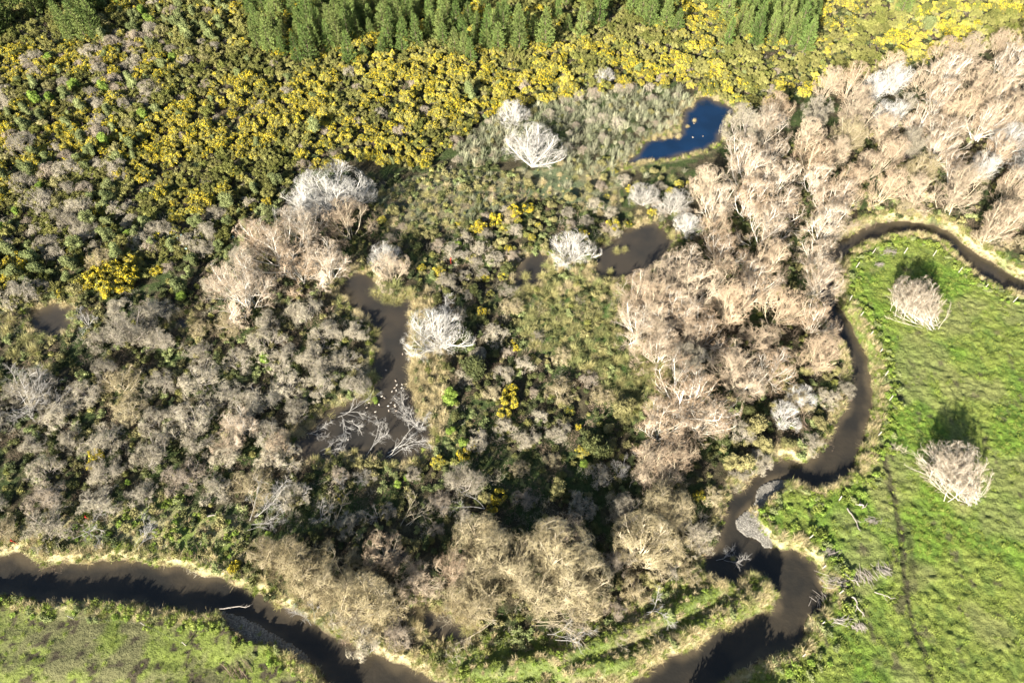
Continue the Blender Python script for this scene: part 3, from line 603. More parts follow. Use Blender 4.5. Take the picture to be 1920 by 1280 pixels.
# fallen branches over the water
def fallen(px, py, az, L_, label, seed, nst=3, up=-.01, limb='limb_dead', spread=.5, z=ZP):
    x, y = P(px, py, z+.1); b = dead_tree(seed, nst, L_, (1.3, 1.5), azc=az, azw=spread, up=up, limb=limb, per=(5, 4, 3))
    e = bpy.data.objects.new('fallen_tree', None); col_.objects.link(e); e.location = (float(x), float(y), z+.1)
    c = bpy.data.objects.new('branches', b[0][0][1]); col_.objects.link(c); c.parent = e
    e['category'] = 'fallen tree'; e['label'] = label; return e
fallen(638, 778, -.25, 5.0, 'bleached fallen branches reaching right over the upper side of the long pond', 21)
fallen(690, 850, 1.5, 4.2, 'bleached branches standing up out of the lower part of the long pond', 22, up=.10, spread=.9)
fallen(728, 856, .6, 5.2, 'long bleached fallen limbs along the bottom right bank of the long pond', 23, 4, spread=.35)
fallen(640, 782, -1.0, 3.6, 'short fallen branches drooping into the long pond beside a yellow tussock', 24)
fallen(600, 850, .9, 3.0, 'small looping bleached branch in the bottom left of the long pond', 25, 2)
fallen(575, 812, .5, 2.8, 'thin bleached branch at the left end of the long pond', 26, 2)
fallen(790, 800, 2.4, 4.0, 'curving bleached limbs reaching left from the right bank of the long pond', 27, 4, up=.05)
fallen(760, 770, 1.9, 2.6, 'small bleached branch standing in the water near the ducks', 28, 2, up=.08)
fallen(480, 965, 1.0, 5.5, 'bleached fallen tree lying above the lower-left stream in herb growth', 29, 4, up=.03, z=.2)
fallen(20, 770, .3, 6.0, 'bleached fallen tree sprawled along the left edge scrub', 30, 5, up=.03, z=.3)
fallen(905, 955, 2.8, 4.5, 'pale fallen log with branches above the straw-coloured willows', 31, 2, up=.04, z=.8)
fallen(1000, 1165, .2, 6.0, 'tangled pale fallen limbs at the foot of the bottom willows, going right', 32, 6, up=.0, z=.2, limb='limb_tan', spread=.8)
fallen(930, 1165, 2.9, 5.0, 'tangled pale fallen limbs at the foot of the bottom willows, going left', 33, 6, up=.0, z=.2, limb='limb_tan', spread=.8)
fallen(1510, 800, 2.0, 4.0, 'orange-brown fallen trunk on the stream bank below the whitish willows', 34, 3, z=.1, limb='brown')
fallen(1350, 1050, .2, 2.4, 'dead branch lying in the pool beside the grassy spit', 35, 2, z=ZR)
fallen(1715, 855, 2.9, 3.0, 'fallen grey limb beside the fence, left of the lower leaning field tree', 36, 2, z=.1, limb='limb_tan')
for a in [(470,985,.4,3.5,'small bleached limb in herb growth left of the leaning bleached tree'),(150,1000,.2,3.2,'pale fallen stick tree among herbs near the lower-left stream'),(255,1018,1.2,3.0,'grey fallen limb over herbs, above the middle of the lower-left stream'),
          (620,985,1.9,3.6,'grey forked dead limb in the dark scrub below the long pond'),(760,985,1.0,4.0,'thin pale dead limb crossing dark scrub above the straw-coloured willows'),(1035,1195,.1,4.0,'brown-grey fallen limbs at the left end of the grassy spit'),
          (1120,1190,2.6,3.6,'brown-grey fallen limbs in the middle of the grassy spit'),(1215,1150,.5,3.0,'dry brushy limb on the upper side of the grassy spit'),(700,1205,2.2,3.2,'pale limb leaning over the stream below the fuzzy willows'),(590,1165,2.0,2.6,'pale branching stick tree standing on the lower stream bank'),
          (70,790,.9,5.5,'grey fallen limbs running up-right from the left edge scrub'),(1180,905,.6,3.2,'pale limb lying in scrub below the coral-shaped tree')]:
    fallen(a[0], a[1], a[2], a[3], a[4], int(a[0]), 3, up=.03, z=.45, limb='limb_dead' if a[0] % 20 else 'limb_tan')
# the two leaning trees in the field
def field_tree(px, py, label, seed, L_):
    rg = np.random.default_rng(seed); a = G(); b = G()
    p, r = stems(rg, 80, (.8, 1.48), (L_*.5, L_*1.05), .036, 7, up=-.005, jit=.09, spread=.8, azc=2.3, azw=.5); tubes(a, p, r, 5)
    pv, rv = stems(rg, 70, (.05, .6), (2.6, 5.6), .035, 6, up=.08, jit=.12, spread=1.25, azc=2.2, azw=.9); pv[:, :, 0] -= 1.6; pv[:, :, 1] += 1.5; tubes(a, pv, rv, 5)
    ps, rs = stems(rg, 30, (.9, 1.4), (.9, 1.7), .035, 4, up=-.05, jit=.2, spread=.6, azc=-.9, azw=1.1); tubes(a, ps, rs, 4)
    p1, r1 = grow(rg, p, r, 7, (.15, 1), (1.0, 2.0), (.15, .5), .04, .12, 5, .55, .4, .014); tubes(a, p1, r1, 3)
    q1, s1 = grow(rg, pv, rv, 10, (.3, 1), (1., 1.9), (.3, .8), .12, .14, 4, .5, .4, .018); tubes(a, q1, s1, 3)
    for pp, rr, n in ((p1, r1, 7), (q1, s1, 14)):
        p2, r2 = grow(rg, pp, rr, n, (.25, 1), (.4, .9), (.25, .8), .08, .2, 3, .6, .5, .011); tubes(b, p2, r2, 3)
    cc = np.array([-L_*.3, L_*.3, 0]); 
    for g_ in (a, b): g_.V = [v-cc for v in g_.V]
    dome([a, b], .997, .1, .5)
    for g_ in (a, b): g_.V = [v+cc for v in g_.V]
    for g_ in (a, b): g_.V = [np.c_[v[:, :2], np.where(v[:, 2] < .08, .08+np.abs(v[:, 2])*.1, v[:, 2])] for v in g_.V]
    x, y = P(px, py, .3); e = bpy.data.objects.new('leaning_tree', None); col_.objects.link(e); e.location = (float(x), float(y), 0)
    for nm, me in (('branches', a.mesh('branches', 'limb_pale')), ('twigs', b.mesh('twigs', 'twig_pink'))): c = bpy.data.objects.new(nm, me); col_.objects.link(c); c.parent = e
    e['category'] = 'tree'; e['label'] = label
field_tree(1742, 598, 'upper leaning leafless tree alone in the green pasture, fuzzy pinkish twigs', 51, 5.6)
field_tree(1822, 926, 'lower leaning leafless tree in the green pasture with long pale combed branches', 52, 7.2)

# ================================================================== SCATTERED BY AREA
WB = [(1305,318),(1400,290),(1450,205),(1500,185),(1560,148),(1700,118),(1830,95),(2090,0),(2090,440),(1880,425),(1800,405),(1700,372),(1620,370),(1572,405),(1560,440),(1575,470),(1545,520),(1570,600),(1545,670),(1430,700),(1330,690),(1240,660),(1165,630),(1160,565),(1195,500),(1270,470),(1300,420),(1290,340)]
def wq(prefixes, pr): return prefixes[rng.choice(len(prefixes), p=pr)]
BPX = [(1100,395),(1290,405),(1300,485),(1230,530),(1120,545)]; LPX = [(635,500),(700,500),(790,560),(775,700),(820,830),(760,875),(560,880),(550,820),(650,740),(690,700),(690,610)]
pts = poisson([WB], 4.0, 4.5, .2, seed=11, margin=150, excl=[BPX])
print('willow band', len(pts))
for x, y, u, v in pts[:290]:
    pre = wq(['wt', 'ww', 'wg', 'ws'], [.90, .0, .03, .07] if u < 1560 or v > 330 else [.78, .08, .04, .10])
    place(rnd(pre), u, v, s=rng.uniform(.66, 1.02), hs=rng.uniform(.85, 1.15))
# shrubs, lower left
LS = [(110,690),(170,600),(250,560),(330,590),(440,600),(560,580),(640,575),(700,610),(700,735),(600,790),(545,830),(545,870),(470,930),(330,930),(150,975),(60,1005),(-160,1000),(-160,760)]
def shr(polys, sp, seed, mix, smin, smax, z=1.3, hs=(.8, 1.1), ms=.5, maxn=400, dens=None):
    pts = poisson(polys, sp, z, ms, maxn=maxn, seed=seed, margin=120, dens=dens)
    for x, y, u, v in pts: place(rnd(wq(mix[0], mix[1])), u, v, s=rng.uniform(smin, smax), hs=rng.uniform(*hs))
    return len(pts)
print('shr', shr([LS], 3.5, 21, (['st', 'sg', 'sy', 'sp'], [.62, .16, .17, .05]), .85, 1.45, ms=1.0))
MID = [(800,560),(870,430),(960,400),(1000,460),(960,560),(1100,690),(1170,800),(1180,900),(1300,900),(1340,880),(1430,860),(1440,880),(1330,1000),(1300,1060),(1160,1120),(1150,1000),(1000,980),(800,1000),(700,1050),(480,1010),(560,900),(700,870),(800,860),(850,760)]
print('mid', shr([MID], 2.9, 22, (['st', 'sg', 'sp', 'sy', 'gd', 'gv', 'gi', 'go1', 'go2'], [.24, .14, .07, .12, .19, .14, .03, .04, .03]), .5, .95))
print('mid2', shr([[(690,400),(860,420),(1000,380),(1120,370),(1160,420),(1040,470),(960,480),(940,560),(800,560),(720,440)]], 2.4, 23, (['st', 'sp', 'sg', 'go1', 'go2', 'gv', 'gd'], [.25, .12, .1, .15, .12, .16, .1]), .45, .8))
print('strm', shr([[(1330,880),(1400,700),(1560,640),(1590,700),(1585,770),(1540,850),(1430,865)]], 2.6, 24, (['sy', 'st', 'gv', 'gd', 'sg'], [.35, .2, .2, .15, .1]), .6, 1.1))
print('s-bank', shr([[(480,1080),(640,1000),(760,1010),(800,1160),(700,1215),(600,1170)]], 2.8, 25, (['sy', 'st', 'sp'], [.5, .3, .2]), .7, 1.1))
print('ne', shr([[(1580,420),(1700,385),(1800,420),(1930,450),(1930,520),(1850,480),(1790,430)]], 2.5, 26, (['sy', 'st', 'gv', 'go2', 'gm'], [.4, .2, .2, .1, .1]), .4, .85))
print('r-bank', shr([[(1100,1150),(1150,1050),(1290,940),(1350,900),(1360,960),(1320,1060),(1210,1130)]], 2.7, 27, (['sy', 'st', 'sp', 'gd'], [.5, .25, .15, .1]), .7, 1.15))
# shrubs among the gorse, upper left
UL = [(-40,180),(60,110),(250,80),(300,200),(200,380),(330,420),(520,330),(500,420),(430,520),(330,560),(300,470),(140,490),(150,545),(-40,560)]
print('ul', shr([UL, [(180,0),(430,0),(400,120),(200,130)]], 2.2, 28, (['gm', 'sg', 'st', 'sp', 'gi', 'gv'], [.44, .13, .18, .09, .04, .12]), .5, 1.3, z=1.2, ms=.3))
print('gs', shr([[(250,60),(520,120),(900,160),(1200,110),(1500,130),(1450,190),(1250,150),(1000,210),(800,300),(500,320),(350,300)]], 4.2, 29, (['sp', 'gm', 'sg', 'gv'], [.4, .25, .15, .2]), .5, .9))
for a in [('gi0',843,745,40),('gi1',845,806,24),('gi0',495,672,26),('gi1',858,457,18),('gm0',590,238,34),('gm1',127,492,36),('gm0',255,437,26),('gm2',285,455,22),('gi0',745,908,20),('gi1',762,895,16),('gi0',240,905,14),
          ('gi0',590,382,18),('gi1',700,745,20),('gv0',1170,760,44),('gv1',1420,800,60),('gm1',1100,480,24),('gm2',1740,45,30),('gm0',880,170,30),('gd0',880,690,60),('gd1',1120,840,60),('gv1',1400,870,50),('sy0',1052,732,66),('sp0',1000,735,26),('sy1',192,488,66),('gi1',1095,870,20),('gi0',870,830,26)]:
    place(a[0], a[1], a[2], a[3])
for x_, y_, t_ in ((1290,1392,'tall dark bush by the stream bend, leftmost of three just under the photo edge'),(1345,1400,'tall dark bush by the stream bend, middle of three just under the photo edge'),(1385,1415,'tall dark bush by the stream bend, rightmost of three just under the photo edge')):
    place('gd0', x_, y_, s=2.3, label=t_)
# bright gorse mound and single flowering bushes
for a in [(178,517,42),(205,500,40),(238,512,44),(200,540,44),(165,530,34),(248,490,32),(232,535,36),(292,508,24),(955,752,34),(958,735,30),(968,652,16),(945,775,26),(962,640,12),(885,835,22),(870,850,26),(1085,800,14),(400,445,16),(180,850,34),(175,870,26),(935,930,30),(925,950,24),(440,1062,26),(1150,420,26),
          (900,425,30),(930,410,30),(965,395,32),(990,388,26),(500,380,22)]:
    place(rnd('gb'), a[0], a[1], a[2]*1.1, hs=1.25, zmid=.5)
# pines
PIN = [[(-90,-120),(175,-120),(182,30),(178,55),(120,62),(60,80),(-90,80)], [(440,-120),(1560,-120),(1540,30),(1530,72),(1440,72),(1300,50),(1180,10),(1100,50),(940,70),(880,100),(820,60),(700,95),(610,115),(520,90),(480,80),(465,20)], [(1560,-100),(1760,-100),(1700,8),(1600,12)]]
pts = poisson(PIN, 2.05, 3.2, 0, seed=31, margin=70)
rr = np.random.default_rng(5); pts = pts[(fbm(pts[:, 0], pts[:, 1], 9, 2) < .66)]; pts = pts[np.argsort(-pts[:, 3])][:300]
print('pines', len(pts))
for x, y, u, v in pts: place(rnd('pi'), u, v, s=rng.uniform(.6, 1.1), hs=rng.uniform(.8, 1.15), zmid=.5)
# gorse
GZ = [(-60,-60),(1960,-60),(1960,55),(1830,90),(1690,120),(1560,150),(1470,190),(1390,200),(1340,178),(1270,150),(1180,155),(1060,175),(930,205),(860,250),(790,320),(690,290),(600,310),(520,340),(440,430),(300,500),(150,560),(60,560),(-60,600)]
gd_ = lambda X, Y: np.where(fbm(X+40, Y, 8, 2)-.10*(Q(X, Y)[0] < 500) > .36, 1., .12)
pts = poisson([[(-260 if a < 0 else 2180 if a > 1900 else a, b) for a, b in GZ]], 1.3, .9, .5, seed=41, margin=240, dens=gd_)
u, v = pts[:, 2], pts[:, 3]
f = .468+(fbm(pts[:, 0], pts[:, 1], 7, 3)-.5)*1.35+np.random.default_rng(1).normal(size=len(pts))*.06
f = f + .16*np.exp(-((u-620)/330)**2-((v-230)/120)**2) + .06*np.exp(-((u-1700)/180)**2-((v-70)/60)**2) + .05*np.exp(-((u-1150)/300)**2-((v-120)/60)**2) - .07*((u > 700) & (u < 1560) & (v < 200)) - .13*(u > 1560) - .14*(u < 170) - .1*((u > 180) & (u < 430) & (v < 130))
kind = np.digitize(f, [.42, .49, .57])
size = dist(pts[:, 0], pts[:, 1]); vis = (u > 0) & (u < 1920) & (v > 0)
order = np.argsort(size+1000*(~vis)); pts, kind = pts[order], kind[order]
NIND = 265
gk = np.array([f'go{a+4*b}' for a, b in zip(kind, np.random.default_rng(2).integers(0, 3, len(kind)))])
for q, k in zip(pts[:NIND], gk[:NIND]): place(k, q[2], q[3], s=rng.uniform(.5, 1.15), hs=rng.uniform(.8, 1.4), zmid=.6)
rest = pts[NIND:]; gkr = gk[NIND:]
def joined(key):
    p = PROTO[key]['parts']
    if len(p) == 1: return p[0][1]
    Vs, Fs, mi, n = [], [], [], 0; mats = []
    for _, me in p:
        V = np.empty(len(me.vertices)*3, np.float32); me.vertices.foreach_get('co', V); V = V.reshape(-1, 3)
        lt = np.empty(len(me.polygons), np.int32); me.polygons.foreach_get('loop_total', lt); ls = np.empty(len(lt), np.int32); me.polygons.foreach_get('loop_start', ls)
        lv = np.empty(len(me.loops), np.int32); me.loops.foreach_get('vertex_index', lv); mm = np.empty(len(lt), np.int32); me.polygons.foreach_get('material_index', mm)
        for k in (3, 4):
            for m_ in np.unique(mm):
                s = ls[(lt == k) & (mm == m_)]
                if len(s): Fs.append(lv[s[:, None]+np.arange(k)]+n); mi.append(len(mats)+m_)
        mats += list(me.materials); Vs.append(V); n += len(V)
    return make_mesh('gorse_far', np.concatenate(Vs), Fs, mats, mi)
gm = [joined(f'go{k}') for k in range(12)]
stuff('gorse_thicket', 'dense far gorse scrub, part yellow with flowers', 'gorse', gm, rest, .45, 1.15, zs=1.15, idx=np.array([int(k[2:]) for k in gkr]))
print('gorse', len(pts))
# flax by the blue pond
FL = [(1000,200),(1060,180),(1180,158),(1270,160),(1300,185),(1270,210),(1265,250),(1215,258),(1185,290),(1150,312),(1060,325),(1050,240),(940,300),(860,310),(850,270),(930,215)]
pts = poisson([FL], .9, .7, .1, seed=51, dens=lambda X, Y: np.where(fbm(X, Y, 2.5, 2) > .42, 1., .12)); print('flax', len(pts))
pts = pts[np.argsort(-pts[:, 3])]
for q in pts[:280]: place(rnd('fx'), q[2], q[3], s=rng.uniform(.4, .85))
rest = pts[280:]
if len(rest): stuff('flax_thicket', 'far dense flax scrub beside the gorse', 'flax', [PROTO[f'fx{k}']['parts'][0][1] for k in range(3)], rest, .4, .85)
print('fl', shr([FL], 2.2, 53, (['st', 'gv', 'sp', 'go0', 'sy'], [.25, .35, .15, .15, .1]), .35, .65))
# dark scrub patch + dark understorey of small bushes
UG = [[(-60,560),(300,540),(480,330),(700,330),(900,300),(1160,420),(1300,420),(1500,260),(1960,60),(1960,470),(1700,400),(1560,430),(1560,640),(1600,760),(1560,850),(1430,860),(1340,1000),(1320,1070),(1200,1170),(800,1240),(620,1190),(440,1090),(-60,1050)], GZ]
pts = poisson([[(-280 if a < 0 else 2200 if a > 1900 else a, b) for a, b in q] for q in UG], .95, .3, .35, seed=61, margin=280); print('under', len(pts))
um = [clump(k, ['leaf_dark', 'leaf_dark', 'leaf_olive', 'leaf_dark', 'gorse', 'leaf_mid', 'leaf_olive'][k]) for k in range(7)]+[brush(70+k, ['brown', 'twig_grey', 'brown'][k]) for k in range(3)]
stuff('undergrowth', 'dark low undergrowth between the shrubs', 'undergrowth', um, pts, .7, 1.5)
# marsh sedges
pts = poisson([Z_MARSH], 1.1, .4, .1, seed=71); pts = pts[np.argsort(-pts[:, 3])]
stuff('marsh_sedge', 'far golden-green sedge of the marsh', 'sedge', [PROTO[f'tu{k}']['parts'][0][1] for k in range(3)]+[PROTO['ts0']['parts'][0][1]], pts[100:], .5, 1.1)
for q in pts[:100]: place(rnd('tu'), q[2], q[3], s=rng.uniform(.6, 1.15), hs=rng.uniform(.7, 1.1), rot=None)
pts = poisson([Z_MEAD], 1.15, .3, .1, seed=72); print('mead', len(pts))
stuff('meadow_sedge', 'short grey-green sedge and straw grass of the marsh meadow', 'sedge', [tuft(950, 'sedge', 70, .7, .05), tuft(951, 'flax', 60, .7, .05), tuft(952, 'straw', 70, .6, .04), clump(953, 'leaf_olive')], pts, .5, 1.1)
print('gap', shr([[(1140,318),(1290,312),(1295,430),(1215,415),(1150,430),(1110,380)]], 1.5, 74, (['st', 'gv', 'ts', 'tu', 'go2', 'sp', 'go1', 'fx'], [.12, .2, .13, .2, .1, .07, .08, .1]), .4, .8, z=.6, ms=.2))
pts = poisson([Z_MEAD, [(1040,300),(1160,300),(1150,330),(1040,325)]], 2.0, .4, .1, seed=75)
for q in pts[:60]: place(rnd(wq(['ts', 'tu', 'gv', 'fx'], [.35, .35, .15, .15])), q[2], q[3], s=rng.uniform(.45, .95))
k_ = np.argwhere((D > -.1) & (D < .5) & (ZW > -1) & inner); k_ = k_[rng.permutation(len(k_))]; took = []
for j_, i_ in k_:
    a_, b_ = gx[i_], gy[j_]
    if len(took) < 55 and all((a_-c[0])**2+(b_-c[1])**2 > 1.7 for c in took):
        u_, v_ = Q(a_, b_, .3)
        if 0 < u_ < 1920 and 0 < v_ < 1280 and not inpoly(np.array(u_), np.array(v_), [(770,560),(850,560),(840,800),(770,800)]): took.append((a_, b_)); place(rnd(wq(['ts', 'tu'], [.45, .55])), float(u_), float(v_), s=rng.uniform(.45, .9))
# tussocks one by one
for k, a in enumerate([(693,737,30),(662,700,18),(697,702,28),(614,842,14),(641,853,22),(663,843,18),(612,795,18),(618,775,22),(986,513,22),(1017,512,20),(1145,505,16),(1157,465,18),(1172,463,16),(1140,463,16),(1303,222,9),(1290,233,9),(1274,240,10),(1273,251,14),(1258,250,14),(1246,254,12),(1234,249,12),(1228,255,13),(1254,234,20),(1240,236,14),(1268,222,14),(1120,1135,14),
    (704,545,26),(725,555,30),(745,560,26),(740,535,40),(770,545,26),(690,540,22),(720,530,30),(20,600,30),(10,620,30),(45,635,30),(60,655,34),(25,660,30),(90,690,26),(710,850,20),(735,870,24),(1377,1108,16),(1380,1040,12)]):
    inw = k in (0,3,4,5,8,9,10,11,12,14,15,16,17,18,19,20,21,42)
    place(rnd('ts' if 14 <= k <= 24 else 'tu'), a[0], a[1], a[2], hs=1.2 if inw else 1., ground=((ZR if k == 42 else ZP)-.02) if inw else None)
# straw bank strip right of the long pond
pts = poisson([[(768,560),(800,540),(825,600),(835,700),(830,790),(800,795),(774,740),(766,640)]], .78, .4, -.1, seed=73)
stuff('straw_bank', 'dense straw grass on the right bank of the long pond', 'grass', [PROTO[f'ts{k}']['parts'][0][1] for k in range(2)], pts[60:], .6, 1.0, zs=1.1)
for q in pts[:60]: place(rnd('ts'), q[2], q[3], s=rng.uniform(.6, 1.0), hs=1.1)
# bank grass along the streams and ponds
def edge_pts(lo, hi, sp, seed, sel=None):
    rg = np.random.default_rng(seed); k = np.argwhere((D > lo) & (D < hi) & inner & near & (PX > -40) & (PX < 1960) & (PY > -20) & (PY < 1320) & (~bar) & (sel if sel is not None else True))
    dens = (np.gradient(gx)[k[:, 1]]*np.gradient(gy)[k[:, 0]])/(sp*sp); k = k[rg.random(len(k)) < dens]
    return np.c_[gx[k[:, 1]]+rg.normal(size=len(k))*.1, gy[k[:, 0]]+rg.normal(size=len(k))*.1]
tg = [tuft(960, 'straw', 60, .55, .035), tuft(961, 'straw', 50, .7, .03), tuft(962, 'grass', 60, .5, .035), tuft(963, 'sedge', 60, .6, .035)]
p = edge_pts(.1, 1.3, .42, 81, ZW < -1); p2 = edge_pts(.0, .9, .5, 82, ZW > -1)
stuff('bank_grass', 'long straw and green grass hanging over the banks', 'grass', tg, np.r_[p, p2], .7, 1.3)
print('bank', len(p)+len(p2))
gg = [tuft(970+k, 'grass', 60, .28, .05, (.2, 1.35), -.15, .16) for k in range(3)]
p = poisson([Z_PAST], .6, 0, .2, seed=83, margin=200); p = p[fbm(p[:, 0], p[:, 1], 1.1, 2)-.25*smooth(.5, .66, fbm(p[:, 0]+200, p[:, 1], 5.5, 3)) > .42]; print('past', len(p))
stuff('pasture_grass', 'clumpy bright green pasture grass', 'grass', gg, p, .5, 1.15)
p = poisson([Z_LPAST], .75, 0, .2, seed=84, margin=20); dn = fbm(p[:, 0], p[:, 1], 2.2, 3); p = p[dn < .62]
stuff('rough_grass', 'sparse olive-green grass of the lower left paddock', 'grass', gg, p, .4, .9)
hm = [clump(980+k, ['leaf_lime', 'leaf_mid', 'grass', 'leaf_olive'][k], 200, .42, .35, .12) for k in range(4)]+[tuft(985, 'straw', 60, .6, .05), tuft(987, 'straw', 60, .45, .05), brush(986, 'twig_tan', 30, .6)]
p = np.r_[poisson([Z_HERB], .7, 0, .5, seed=85, margin=20), poisson([Z_SPIT], 1.1, 0, .5, seed=88, margin=20)]; print('herb', len(p))
stuff('herb_growth', 'bright green herbs and pale dead stalks beside the streams', 'herbs', hm, p, .5, 1.3)
# leafy weed fringe on the pasture side of the stream
q = poisson([Z_SPIT], .42, 0, .4, seed=89, margin=20); stuff('spit_grass', 'bright green grass with dry stalks on the grassy spit', 'grass', gg+[tg[0]], q, .5, 1.1)
p = edge_pts(1.0, 3.0, .75, 86, past); stuff('bank_weeds', 'leafy pale green weeds along the pasture side of the stream', 'weeds', hm[:2]+[clump(990, 'grass', 200, .45, .4, .16)], p, .6, 1.2)
p = edge_pts(.5, 2.0, .8, 87, lpast); stuff('paddock_weeds', 'green weeds along the lower left paddock bank', 'weeds', hm[:3], p, .6, 1.2)
# gravel stones
gs = []
for k in range(3):
    g = G(); blob(g, np.zeros(3), .10, 0, np.random.default_rng(k), 6, 4, .6); gs.append(g.mesh('stone', 'stone'))
rg = np.random.default_rng(9); k = np.argwhere(bar); k = k[rg.integers(0, len(k), 11000)]; p = np.c_[gx[k[:, 1]]+rg.uniform(-.12, .12, len(k)), gy[k[:, 0]]+rg.uniform(-.12, .12, len(k))]
stuff('gravel', 'grey river gravel of the bars in the stream', 'gravel', gs, p, .25, 1.0)

# ================================================================== SMALL THINGS
def post_fence(label, posts, name='wire_fence', wires=True):
    x, y = P(*posts[0]); e = bpy.data.objects.new(name, None); col_.objects.link(e); e.location = (float(x), float(y), 0); e['category'] = 'fence'; e['label'] = label
    g = G(); V = []
    for z, r in ((-.3, .05), (0, .055), (1.05, .05), (1.1, .03)): V.append((z, r))
    tubes(g, np.array([[[0, 0, z] for z, _ in V]], float), np.array([[r for _, r in V]]), 8); blob(g, np.array([0, 0, 1.1]), .035, 0, rng, 8, 4, .3); me = g.mesh('fence_post', 'post')
    tops = []
    for px, py in posts:
        a, b_ = P(px, py); a, b_ = float(a), float(b_); z = float(hgt(a, b_)); c = bpy.data.objects.new('fence_post', me); col_.objects.link(c); c.parent = e
        c.location = (a-x, b_-y, z); c.rotation_euler = (rng.normal()*.04, rng.normal()*.04, 0); tops.append([a-x, b_-y, z])
    if wires:
        T = np.array(tops, float)
        for hh in (.35, .7, 1.05):
            g = G(); tubes(g, (T+[0, 0, hh])[None], np.full((1, len(T)), .0018), 4); c = bpy.data.objects.new('wire', g.mesh('wire', 'wire')); col_.objects.link(c); c.parent = e
post_fence('post-and-wire fence curving along the top and left edge of the pasture', [(1900,566),(1846,541),(1797,511),(1750,479),(1696,474),(1636,475),(1605,502),(1577,531),(1592,565),(1612,594),(1630,630),(1649,662),(1659,705),(1668,750),(1646,817)])
post_fence('post-and-wire fence beside the stream near the gravel bend', [(1574,937),(1518,1008),(1546,1062),(1574,1112),(1540,1170),(1505,1230)])
post_fence('short post-and-wire fence on the lower left paddock beside the stream', [(138,1159),(272,1172),(349,1209)])
# ducks
g = G(); rg = np.random.default_rng(4); blob(g, np.array([0, 0, .06]), .13, 0, rg, 10, 7, .62); v = g.V[0]; v[:, 0] *= 1.6; v[:, 0] -= .06*(v[:, 2] > .1); duck_body = g
tubes(g, np.array([[[.12, 0, .09], [.17, 0, .17], [.19, 0, .22]]]), np.array([[.05, .035, .035]]), 8); tubes(g, np.array([[[-.16, 0, .08], [-.25, 0, .11]]]), np.array([[.05, .01]]), 6); dm = g.mesh('body', 'duck')
g = G(); blob(g, np.array([.205, 0, .24]), .045, 0, rg, 8, 6); hd = g.mesh('head', 'duck_dark')
g = G(); tubes(g, np.array([[[.24, 0, .235], [.30, 0, .225]]]), np.array([[.018, .012]]), 6); bl = g.mesh('bill', 'bill')
DK = [(724,694,0),(742,714,0),(744,722,0),(740,727,0),(754,721,0),(762,720,0),(753,727,0),(743,732,0),(735,734,0),(716,743,0),(721,746,0),(741,747,0),(733,755,0),(740,759,0),(711,759,0),(728,761,0),(741,762,0),(688,764,0),(729,770,0),(743,770,0),(704,772,0),(692,755,0),(755,664,0),(653,824,0),(1318,256,0),(1299,258,0),(1195,513,0),(1204,509,0),(1301,232,0)]
for px, py, _ in DK:
    x, y = P(px, py, ZP); e = bpy.data.objects.new('duck', None); col_.objects.link(e); e.location = (float(x), float(y), ZP); e.rotation_euler = (0, 0, rng.uniform(0, 2*PI)); e.scale = (.62,)*3
    for nm, me in (('body', dm), ('head', hd), ('bill', bl)): c = bpy.data.objects.new(nm, me); col_.objects.link(c); c.parent = e
    e['category'] = 'duck'; e['group'] = 'ducks on the ponds'; REG.append((e, 'small pale duck on the water', px, py))
# seedling guards in the clearing
g = G(); tubes(g, np.array([[[0, 0, 0], [0, 0, .45]]]), np.array([[.11, .13]]), 3); sl = g.mesh('sleeve', 'guard'); g = G(); tubes(g, np.array([[[.1, 0, -.1], [.1, 0, .65]]]), np.array([[.012, .012]]), 4); sk = g.mesh('stake', 'post'); sdl = tuft(995, 'leaf_mid', 10, .3, .04)
GP = [(318,435),(322,442),(327,440),(316,446),(332,442),(326,447),(334,448),(328,453),(333,453),(339,453),(333,458),(349,446),(349,452),(357,450),(358,455),(346,460),(354,460),(349,466),(350,468),(332,462),(307,463),(366,444),(374,444),(373,452),(384,453),(438,446),(433,450),(376,466),(337,460),(321,451),(362,461),(341,443)]
CL = []
for px, py in GP:
    x, y = P(px, py, .2); e = bpy.data.objects.new('seedling_guard', None); col_.objects.link(e); e.location = (float(x), float(y), float(hgt(x, y))); e.rotation_euler = (0, 0, rng.uniform(0, 6)); e.scale = (1.2,)*3
    for nm, me in (('sleeve', sl), ('stake', sk), ('seedling', sdl)): c = bpy.data.objects.new(nm, me); col_.objects.link(c); c.parent = e
    e['category'] = 'tree guard'; e['group'] = 'seedling guards in the clearing'; REG.append((e, 'pale green seedling guard', px, py))
# logs and stick piles on the pasture
def log(px0, py0, px1, py1, r, label):
    x0, y0 = P(px0, py0); x1, y1 = P(px1, py1); rg = np.random.default_rng(int(px0+py0)); t = np.linspace(0, 1, 7)[:, None]
    p = np.c_[np.full((7, 1), x0)*(1-t)+x1*t, y0*(1-t)+y1*t, np.full((7, 1), .04+r)]; p += rg.normal(size=p.shape)*[.08, .08, .02]; o = p[0].copy(); p -= o; g = G()
    tubes(g, p[None], np.linspace(r, r*.45, 7)[None], 7); a, b_ = grow(rg, p[None], np.linspace(r, r*.45, 7)[None], 4, (.3, 1), (.4, 1.0), (.5, 1.0), -.02, .15, 4, .5, .4, .02); tubes(g, a, b_, 4)
    ob = link_mesh('log', g.mesh('log', 'limb_grey')); ob.location = o; ob['category'] = 'log'; ob['label'] = label
log(1590,955,1612,995,.09,'thin bare log lying in the grass below the stream bend'); log(1608,943,1622,952,.16,'short thick pale log with a dark shadow near the track')
log(1598,1118,1620,1156,.10,'slender log running down from the driftwood on the pasture bank'); log(1580,1072,1612,1098,.08,'pale stick lying among the stick piles'); log(160,1190,190,1196,.05,'thin bleached stick on the lower left paddock')
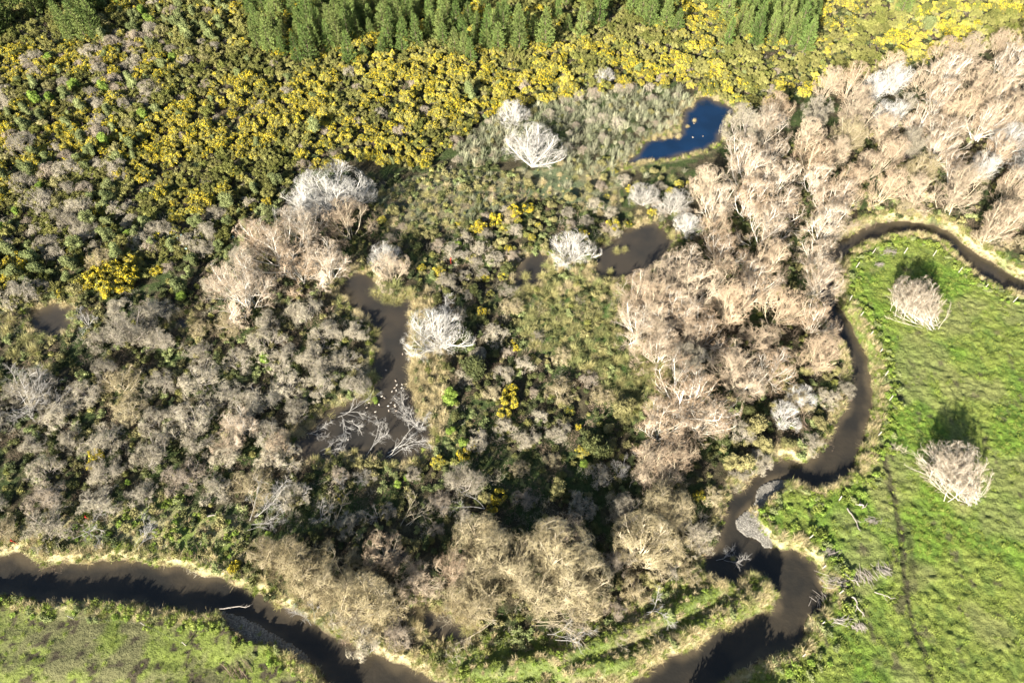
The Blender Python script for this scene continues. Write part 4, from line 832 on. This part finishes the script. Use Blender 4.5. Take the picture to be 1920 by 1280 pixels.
log(410,1143,470,1136,.07,'bleached log at the stream edge above the lower-left gravel bar'); log(388,968,420,964,.11,'pale log among green herbs above the lower-left stream'); log(1640,1110,1676,1120,.05,'thin stick beside the vehicle track')
def pile(px, py, w, label, m_='limb_grey', n=46):
    x, y = P(px, py); rg = np.random.default_rng(int(px)); g = G(); az = rg.uniform(0, PI, n)*.5+rg.uniform(0, PI); L_ = rg.uniform(.4, 1.3, n)*w*.6
    c = np.c_[rg.normal(size=(n, 2))*w*.3*[1, .5], rg.uniform(.03, .3, n)]; d = np.c_[np.cos(az), np.sin(az), rg.normal(size=n)*.15]*L_[:, None]/2
    tubes(g, np.stack([c-d, c+rg.normal(size=c.shape)*.05, c+d], 1), np.tile([.02, .018, .01], (n, 1))*rg.uniform(.5, 1.5, (n, 1)), 4)
    ob = link_mesh('stick_pile', g.mesh('stick_pile', m_)); ob.location = (float(x), float(y), float(hgt(x, y))); ob['category'] = 'stick pile'; ob['label'] = label; ob['group'] = 'stick piles on the grass'
pile(1610,1080,2.6,'large stick pile on the pasture left of the track'); pile(1562,1090,2.0,'stick pile close to the stream bank above the driftwood'); pile(1555,1122,2.2,'grey driftwood heap caught on the outer stream bank','limb_grey'); pile(1575,1165,1.4,'small stick pile below the driftwood heap')
pile(1610,1175,1.2,'sparse stick pile near the lower fence posts'); pile(1556,1035,1.2,'small twig pile above the large stick pile'); pile(1655,1070,1.6,'flat twig pile beside the track'); pile(1632,975,1.3,'thin twig pile below the thick pale log'); pile(1665,475,1.8,'twig pile near the top of the pasture'); pile(1650,498,1.2,'small twig pile below the top fence corner')
pile(445,1255,2.2,'brown stick pile at the bottom of the lower left paddock','brown'); pile(240,1130,1.2,'brown twig pile on the lower stream bank','brown'); pile(1500,800,2.2,'rusty brown brush pile by the stream bank','brown')
for k, (px, py, look) in enumerate([(845,489,'small red marker tag in the scrub above the bleached tree'),(838,548,'small red marker tag beside the bleached tree'),(165,972,'small red marker tag in the herb growth above the stream'),(25,1015,'small red marker tag near the left edge above the stream')]):
    g = G(); x, y = P(px, py, .8); tubes(g, np.array([[[0, 0, 0], [.05, 0, .35]]]), np.array([[.07, .09]]), 5); tubes(g, np.array([[[0, 0, -1.2], [0, 0, .3]]]), np.array([[.02, .02]]), 4, 0)
    ob = link_mesh('marker_tag', g.mesh('marker_tag', 'red')); ob.location = (float(x), float(y), float(hgt(x, y))+1.1); ob['category'] = 'marker'; ob['label'] = look
write_labels()
print('objects', len(scene.objects))
